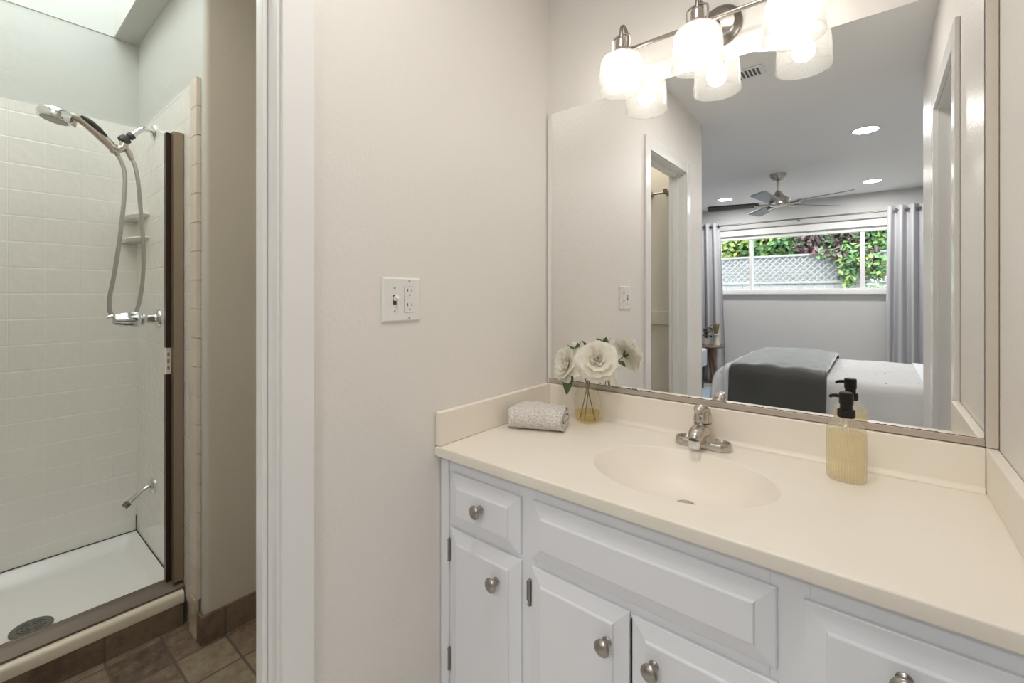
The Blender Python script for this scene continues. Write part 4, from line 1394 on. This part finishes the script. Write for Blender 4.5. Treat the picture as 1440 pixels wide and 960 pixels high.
vt = thing('air_vent', 'small white ceiling air vent with dark slots above the vanity, in the mirror', 'vent', (0.40, -1.335, ZC - 0.0005))
bm = BM(); box(bm, -0.11, 0.10, -0.065, 0.065, -0.006, 0.0, 0.002); obj('vent_frame', bm, POT, vt)
for k in range(9):
    bm = BM(); box(bm, -0.085 + 0.019 * k, -0.074 + 0.019 * k, -0.045, 0.045, -0.0068, -0.0061); obj('vent_slot', bm, VENTDK, vt, smooth=0)

# ------------------------------------------------------------------ bedroom: curtains
YR = YW + 0.13
rod = thing('curtain_rod', 'thin metal curtain rod across the bedroom window', 'curtain rod', (0.2, YR, 2.195))
bm = BM(); tube(bm, [(-1.75, 0, 0), (1.42, 0, 0)], 0.0105, 14); obj('rod', bm, ROD, rod)
for s in (-1.75, 1.42):
    bm = BM(); lathe(bm, [(0, -0.022), (0.016, -0.018), (0.020, 0), (0.016, 0.018), (0, 0.022)], 18, (s, 0, 0), Matrix.Rotation(PI / 2, 4, 'Y')); obj('finial', bm, ROD, rod)
for s in (-1.2, 0.0, 1.36):
    bm = BM(); tube(bm, catmull([(s, -0.1295, 0.0), (s, -0.06, -0.01), (s, -0.015, -0.014)], 4), 0.006, 8)
    lathe(bm, [(0.016, 0.0), (0.016, 0.004), (0, 0.0045)], 14, (s, -0.1295, 0.0), Matrix.Rotation(-PI / 2, 4, 'X')); obj('bracket', bm, ROD, rod)

def curtain(x0, x1, folds, lab, seed, flare):
    t = thing('curtain', lab, 'curtain', ((x0 + x1) / 2, YR, 0.0), group='grey grommet curtains')
    xm = (x0 + x1) / 2
    r = random.Random(seed)
    ph = [r.uniform(-0.5, 0.5) for _ in range(40)]
    def fn(u, v):
        z = 0.02 + 2.225 * v
        lowf = 1 - v
        amp = 0.036 + 0.012 * lowf
        a = u * folds * 2 * PI
        y = amp * math.sin(a + 0.5 * lowf * ph[int(u * folds * 0.999)]) + 0.012 * lowf * math.sin(3.1 * u + 4 * v)
        x = (x0 - xm) + (x1 - x0) * u + flare * lowf * (u - 0.5) * 0.12 + 0.010 * lowf * math.sin(a * 0.5 + 2)
        return Vector((x, y, z))
    bm = BM(); grid(bm, folds * 14 + 1, 26, fn)
    o = obj('fabric', bm, CURTAIN, t, smooth=180)
    solidify(o, 0.004, 0)
    for k in range(folds * 2):
        u = (k + 0.5) * 0.5 / folds + 0.25 / folds - 0.25 / folds
        bm = BM()
        xx = (x0 - xm) + (x1 - x0) * u
        n = 16
        pts = [(xx, 0.024 * math.cos(2 * PI * i / n), 2.195 + 0.024 * math.sin(2 * PI * i / n)) for i in range(n + 1)]
        tube(bm, pts, 0.0045, 6, cap=False)
        obj('grommet', bm, ROD, t)
curtain(-1.30, -0.715, 6, 'grey grommet curtain behind the side table, left of the window', 2, 1.2)
curtain(1.07, 1.56, 5, 'grey grommet curtain right of the window, behind the bed', 4, 0.4)

# ------------------------------------------------------------------ bed and throw
bed = thing('bed', 'low bed made up with a white tufted coverlet in the bedroom', 'bed', (0.55, -3.72, 0.0))
BX0, BX1, BY0, BY1, BZ = -0.17, 1.345, -4.52, -2.93, 0.57

def draped(bm, x0, x1, y0, y1, ztop, zbot, rad, flare, puff, seed, nx=44, ny=40, tufts=None, tdep=0.012, skirt=(1, 1, 1, 1), off=(0.55, -3.72)):
    """coverlet: a top sheet rounded over the edges, then sides dropping to zbot; parameterised by arc length"""
    r = random.Random(seed)
    def prof(s, a0, a1, open0, open1):
        """s in 0..1 -> (pos, drop) ; drop 0 on top"""
        drop = ztop - zbot
        arc = rad * PI / 2
        Lside0 = (drop - rad + arc) if open0 else 0
        Lside1 = (drop - rad + arc) if open1 else 0
        w = (a1 - a0) - (rad if open0 else 0) - (rad if open1 else 0)
        tot = Lside0 + w + Lside1
        d = s * tot
        if d < Lside0:
            e = Lside0 - d
            if e < arc:
                th = e / rad
                return a0 + rad - rad * math.sin(th), rad * (1 - math.cos(th))
            return a0 - flare * (e - arc) / max(0.01, drop - rad), rad + (e - arc)
        d -= Lside0
        if d <= w:
            return a0 + (rad if open0 else 0) + d, 0
        e = d - w
        if e < arc:
            th = e / rad
            return a1 - rad + rad * math.sin(th), rad * (1 - math.cos(th))
        return a1 + flare * (e - arc) / max(0.01, drop - rad), rad + (e - arc)
    def fn(u, v):
        x, dx = prof(u, x0, x1, skirt[0], skirt[1])
        y, dy = prof(v, y0, y1, skirt[2], skirt[3])
        d = max(dx, dy) if min(dx, dy) < 1e-6 else min(ztop - zbot, math.hypot(dx, dy) * 0.92)
        z = ztop - d
        fx = min(1, max(0, (x - x0) * (x1 - x) / (0.25 * (x1 - x0) ** 2)))
        fy = min(1, max(0, (y - y0) * (y1 - y) / (0.25 * (y1 - y0) ** 2)))
        if d < rad:
            z += puff * (fx * fy) ** 0.4 + 0.004 * math.sin(13 * x + seed) * math.sin(11 * y)
            if tufts:
                for tx, ty in tufts:
                    q = ((x - tx) ** 2 + (y - ty) ** 2) / 0.0022
                    if q < 6: z -= tdep * math.exp(-q)
        else:
            wv = 0.012 * min(1, (d - rad) / 0.2)
            if dy > dx: y += wv * math.sin(x * 17 + seed) * (1 if y > (y0 + y1) / 2 else -1)
            else: x += wv * math.sin(y * 15 + seed)
        return Vector((x - off[0], y - off[1], max(z, 0.012)))
    grid(bm, nx, ny, fn)

bm = BM(); box(bm, BX0 - 0.55 + 0.06, BX1 - 0.55 - 0.06, BY0 + 3.72 + 0.06, BY1 + 3.72 - 0.06, 0.10, 0.50, 0.06, 4); obj('mattress', bm, SHEET, bed)
bm = BM(); box(bm, BX0 - 0.55 + 0.08, BX1 - 0.55 - 0.08, BY0 + 3.72 + 0.08, BY1 + 3.72 - 0.08, 0.06, 0.098, 0.005)
for sx_ in (BX0 - 0.55 + 0.14, BX1 - 0.55 - 0.14):
    for sy_ in (BY0 + 3.72 + 0.14, BY1 + 3.72 - 0.14):
        box(bm, sx_ - 0.03, sx_ + 0.03, sy_ - 0.03, sy_ + 0.03, 0.0125, 0.06)
obj('bed_base', bm, DARKWOOD, bed)
tf = [(0.72 + 0.125 * i + (0.06 if j % 2 else 0), BY0 + 0.10 + 0.15 * j) for i in range(5) for j in range(10) if 0.72 + 0.125 * i + (0.06 if j % 2 else 0) < 1.24]
bm = BM(); draped(bm, BX0 + 0.02, BX1 - 0.045, BY0, BY1, BZ - 0.008, 0.14, 0.06, 0.03, 0.0, 1, 70, 60, tf, 0.014)
solidify(obj('coverlet', bm, COVERLET, bed, smooth=180), 0.012, -1)
bm = BM(); draped(bm, BX1 - 0.10, BX1, BY0 + 0.01, BY1 - 0.01, BZ - 0.006, 0.20, 0.025, 0.02, 0.0, 5, 22, 50, None, 0, (0, 1, 1, 1))
solidify(obj('sheet', bm, SHEET, bed, smooth=180), 0.006, -1)
bm = BM(); draped(bm, BX0 - 0.02, 0.02, BY0 + 0.0, BY1 + 0.01, BZ + 0.01, 0.16, 0.12, 0.04, 0.0, 6, 40, 56, None, 0, (1, 0, 1, 1))
solidify(obj('duvet', bm, SHEET, bed, smooth=180), 0.02, -1)
tuft0 = None
for tx, ty in tf:
    if tuft0 is None:
        bm = BM(); lathe(bm, [(0.008, 0.0), (0.007, 0.004), (0, 0.005)], 8)
        tuft0 = obj('tuft', bm, TUFT, bed)
        q = tuft0
    else:
        q = tuft0.copy(); COL.objects.link(q)
    q.location = (tx - 0.55, ty + 3.72, BZ - 0.0225)
ttf = [(0.14 + 0.22 * i, BY0 + 0.2 + 0.33 * j) for i in range(3) for j in range(5)]
th = thing('throw_blanket', 'charcoal quilted throw blanket laid across the bed', 'blanket', (0.31, -3.72, 0.0))
bm = BM(); draped(bm, -0.045, 0.668, BY0 - 0.03, BY1 + 0.035, BZ + 0.045, 0.14, 0.075, 0.03, 0.055, 9, 46, 70, ttf, 0.014, (0, 0, 1, 1), off=(0.31, -3.72))
solidify(obj('quilt', bm, THROW, th, smooth=180), 0.03, -1)

# rug
bm = BM(); box(bm, -2.3, 0.9, -4.78, -2.55, 0.0005, 0.012, 0.004); rg = obj('area_rug', bm, RUG, None); tag(rg, 'pale blue area rug under the foot of the bed', 'rug')

# ------------------------------------------------------------------ side table, plant, vase, bench
sdt = thing('side_table', 'round walnut side table with splayed legs in front of the left curtain', 'side table', (-0.80, -5.03, 0.0))
bm = BM(); lathe(bm, [(0.0, 0.527), (0.190, 0.527), (0.205, 0.534), (0.207, 0.548), (0.200, 0.553), (0.0, 0.553)], 44); obj('table_top', bm, WOOD, sdt)
for k in range(3):
    a = 2 * PI * k / 3 + 0.5
    bm = BM()
    ca, sa_ = math.cos(a), math.sin(a)
    def lg(p, q, w, w2):
        return None
    tube(bm, [(0.05 * ca, 0.05 * sa_, 0.5268), (0.175 * ca, 0.175 * sa_, 0.0005)], [0.030, 0.020], 10, sx=0.8)
    obj('leg', bm, WOOD, sdt)
pl = thing('potted_plant', 'small leafy green plant in a white pot on the side table', 'plant', (-0.845, -5.07, 0.5535))
bm = BM(); lathe(bm, [(0.0, 0.0), (0.046, 0.0), (0.049, 0.004), (0.053, 0.090), (0.053, 0.094), (0.048, 0.094), (0.047, 0.08), (0.0, 0.078)], 32); obj('pot', bm, POT, pl)
bm = BM(); lathe(bm, [(0.0465, 0.0805), (0, 0.083)], 20, cap=False); obj('soil', bm, SOIL, pl)
rp_ = random.Random(11)
bm = BM(); bm2 = BM()
for k in range(18):
    a = rp_.uniform(0, 2 * PI); hh = rp_.uniform(0.12, 0.26); rr_ = rp_.uniform(0.01, 0.06)
    tip = Vector((rr_ * math.cos(a), rr_ * math.sin(a), hh))
    tube(bm2, catmull([(0.008 * math.cos(a), 0.008 * math.sin(a), 0.079), tip * 0.6 + Vector((0, 0, 0.03)), tip], 3), 0.002, 6)
    leaf(bm, tip, (math.cos(a), math.sin(a), rp_.uniform(-0.3, 0.6)), (0, 0, 1), rp_.uniform(0.06, 0.085), rp_.uniform(0.045, 0.06))
obj('leaves', bm, GREEN_DK, pl, smooth=180); obj('stems', bm2, STEM, pl)
dv = thing('dried_flower_vase', 'cream pedestal vase with dried brown stems on the side table', 'vase', (-0.705, -5.05, 0.5535))
bm = BM(); lathe(bm, [(0.0, 0.0), (0.037, 0.0), (0.039, 0.006), (0.034, 0.03), (0.027, 0.10), (0.026, 0.125), (0.040, 0.138), (0.043, 0.150), (0.040, 0.158), (0.033, 0.157), (0.030, 0.140), (0.0, 0.135)], 32); obj('vase_body', bm, VASE_C, dv)
bm = BM()
for k in range(40):
    a = rp_.uniform(0, 2 * PI); r0 = rp_.uniform(0, 0.02); r1 = rp_.uniform(0.01, 0.045); hh = rp_.uniform(0.22, 0.30)
    tube(bm, [(r0 * math.cos(a), r0 * math.sin(a), 0.14), (r1 * math.cos(a), r1 * math.sin(a), hh)], [0.0025, 0.005], 5)
obj('dried_stems', bm, DRY, dv)
bn = thing('bench', 'light grey upholstered bench with dark legs beside the side table', 'bench', (-1.43, -4.60, 0.0))
bm = BM(); box(bm, -0.66, 0.68, -0.20, 0.20, 0.30, 0.535, 0.03, 4); obj('seat', bm, BENCH, bn)
for lx in (-0.60, 0.62):
    for ly in (-0.17, 0.17):
        bm = BM(); tube(bm, [(lx, ly, 0.302), (lx, ly, 0.013)], [0.030, 0.018], 12); obj('leg', bm, DARKWOOD, bn)

# ------------------------------------------------------------------ outdoors
bm = BM(); box(bm, -9, 10, -16, -5.53, -0.2, -0.01); struct('ground', bm, EARTH)
fe = thing('garden_fence', 'grey board fence with a lattice top beyond the bedroom window', 'fence', (-0.2, -8.0, 0.0))
bm = BM()
x = -4.2
while x < 4.6:
    box(bm, x, x + 0.138, -0.012, 0.012, 0.0, 1.44, 0.002); x += 0.142
obj('boards', bm, FENCE, fe, smooth=0)
bm = BM(); box(bm, -4.2, 4.6, -0.03, 0.035, 1.44, 1.485, 0.004); box(bm, -4.2, 4.6, -0.03, 0.03, 1.93, 1.965, 0.004); obj('rails', bm, FENCE, fe)
for px in (-3.6, -1.43, 0.9, 3.2):
    bm = BM(); box(bm, px - 0.05, px + 0.05, -0.075, -0.031, 0.0, 2.02, 0.004); box(bm, px - 0.06, px + 0.06, 0.036, 0.048, 1.485, 1.93); obj('post', bm, FENCE, fe)
for sgn in (1, -1):
    bm = BM()
    x = -4.7
    while x < 4.6:
        a0 = x; a1 = x + sgn * 0.445
        xa, xb = a0, a1
        if -4.2 < min(xa, xb) and max(xa, xb) < 4.6:
            yo = 0.006 * sgn
            w = 0.013
            v1 = [bm.verts.new(p) for p in ((xa - w, yo - 0.004, 1.485), (xa + w, yo - 0.004, 1.485), (xb + w, yo - 0.004, 1.93), (xb - w, yo - 0.004, 1.93))]
            v2 = [bm.verts.new(p) for p in ((xa - w, yo + 0.004, 1.485), (xa + w, yo + 0.004, 1.485), (xb + w, yo + 0.004, 1.93), (xb - w, yo + 0.004, 1.93))]
            bm.faces.new(v1); bm.faces.new(v2[::-1])
            for i in range(4):
                bm.faces.new((v1[i], v1[(i + 1) % 4], v2[(i + 1) % 4], v2[i]))
        x += 0.105
    obj('lattice', bm, FENCE, fe, smooth=0)
bm = BM(); box(bm, -4.2, 4.6, -0.06, -0.045, 1.40, 1.95); obj('backing', bm, simple('lattice_backing', (0.46, 0.455, 0.44), 0.8), fe)

def foliage(name, label, cat, mats, blobs, n, size, seed, loc, trunk=None, group=None):
    t = thing(name, label, cat, loc, group=group)
    r = random.Random(seed)
    o0 = Vector(loc)
    bm = BM()
    tot = sum(b_[3] * b_[4] * b_[5] for b_ in blobs)
    for (cx_, cy_, cz_, rx, ry, rz) in blobs:
        k = int(n * rx * ry * rz / tot)
        for _ in range(k):
            d = Vector((r.gauss(0, 1), r.gauss(0, 1), r.gauss(0, 1))).normalized() * (r.random() ** 0.4)
            p = Vector((cx_ + d.x * rx, cy_ + d.y * ry, cz_ + d.z * rz)) - o0
            nn = Vector((r.gauss(0, 0.5), r.uniform(0.1, 1), r.gauss(0.3, 0.5))).normalized()
            e = nn.cross(Vector((r.gauss(0, 1), r.gauss(0, 1), r.gauss(0, 1)))).normalized()
            g = nn.cross(e)
            s = size * r.uniform(0.6, 1.3)
            q = [p - e * s, p + g * s * 0.55 + nn * s * 0.15, p + e * s, p - g * s * 0.55 + nn * s * 0.15]
            f = bm.faces.new([bm.verts.new(v) for v in q])
            f.material_index = r.randrange(len(mats))
    obj('foliage', bm, mats, t, smooth=0)
    bm = BM()
    for (x, y) in (trunk or [(loc[0], loc[1])]):
        tube(bm, catmull([(x - o0.x, y - o0.y, -o0.z), (x - o0.x + 0.05, y - o0.y, 0.9 - o0.z), (x - o0.x, y - o0.y, 1.9 - o0.z)], 4), [0.05, 0.04, 0.02], 8)
    obj('stem', bm, WOOD, t)
foliage('garden_shrub', 'sunlit yellow green shrub above the fence at the window left end', 'shrub', [LEAF_Y, LEAF_Y, LEAF_G], [(-1.75, -8.75, 2.45, 0.85, 0.45, 0.60), (-1.1, -8.7, 2.55, 0.5, 0.4, 0.6)], 3600, 0.075, 1, (-1.5, -8.75, 0))
foliage('garden_shrub', 'green leafy hedge above the fence behind the middle pane', 'shrub', [LEAF_G, LEAF_G, LEAF_Y], [(-0.55, -8.75, 2.45, 0.80, 0.45, 0.62), (0.15, -8.8, 2.75, 0.6, 0.4, 0.55)], 4200, 0.075, 2, (-0.3, -8.75, 0))
foliage('red_vine', 'dark red leaved vine spilling over the lattice at the window middle', 'vine', [LEAF_R, LEAF_R, LEAF_R, LEAF_G], [(0.25, -8.35, 2.22, 0.45, 0.40, 0.42), (0.6, -8.3, 2.25, 0.42, 0.40, 0.32), (0.35, -7.93, 1.95, 0.30, 0.10, 0.12), (0.75, -7.92, 1.87, 0.32, 0.10, 0.20)], 3300, 0.055, 3, (0.4, -8.4, 0))
foliage('green_vine', 'bright green vine hanging down the fence right of the red vine', 'vine', [LEAF_G, LEAF_G, LEAF_Y], [(0.95, -8.35, 2.30, 0.60, 0.42, 0.42), (0.70, -7.88, 1.85, 0.26, 0.10, 0.26), (0.60, -7.87, 1.55, 0.12, 0.07, 0.22), (1.0, -7.88, 1.70, 0.22, 0.10, 0.22)], 3600, 0.055, 4, (0.8, -8.4, 0))
foliage('garden_shrub', 'dark green shrub above the fence at the window right end', 'shrub', [LEAF_G], [(1.7, -8.7, 2.35, 0.85, 0.45, 0.55), (2.4, -8.7, 2.3, 0.6, 0.4, 0.6)], 3000, 0.075, 5, (1.8, -8.7, 0))
foliage('sage_bush', 'pale sage bush in front of the fence at the window lower right', 'shrub', [LEAF_S], [(1.15, -7.1, 1.10, 0.42, 0.28, 0.42), (1.5, -7.1, 1.0, 0.45, 0.3, 0.5)], 2200, 0.035, 6, (1.3, -7.1, 0), trunk=[(1.2, -7.1), (1.45, -7.1)])
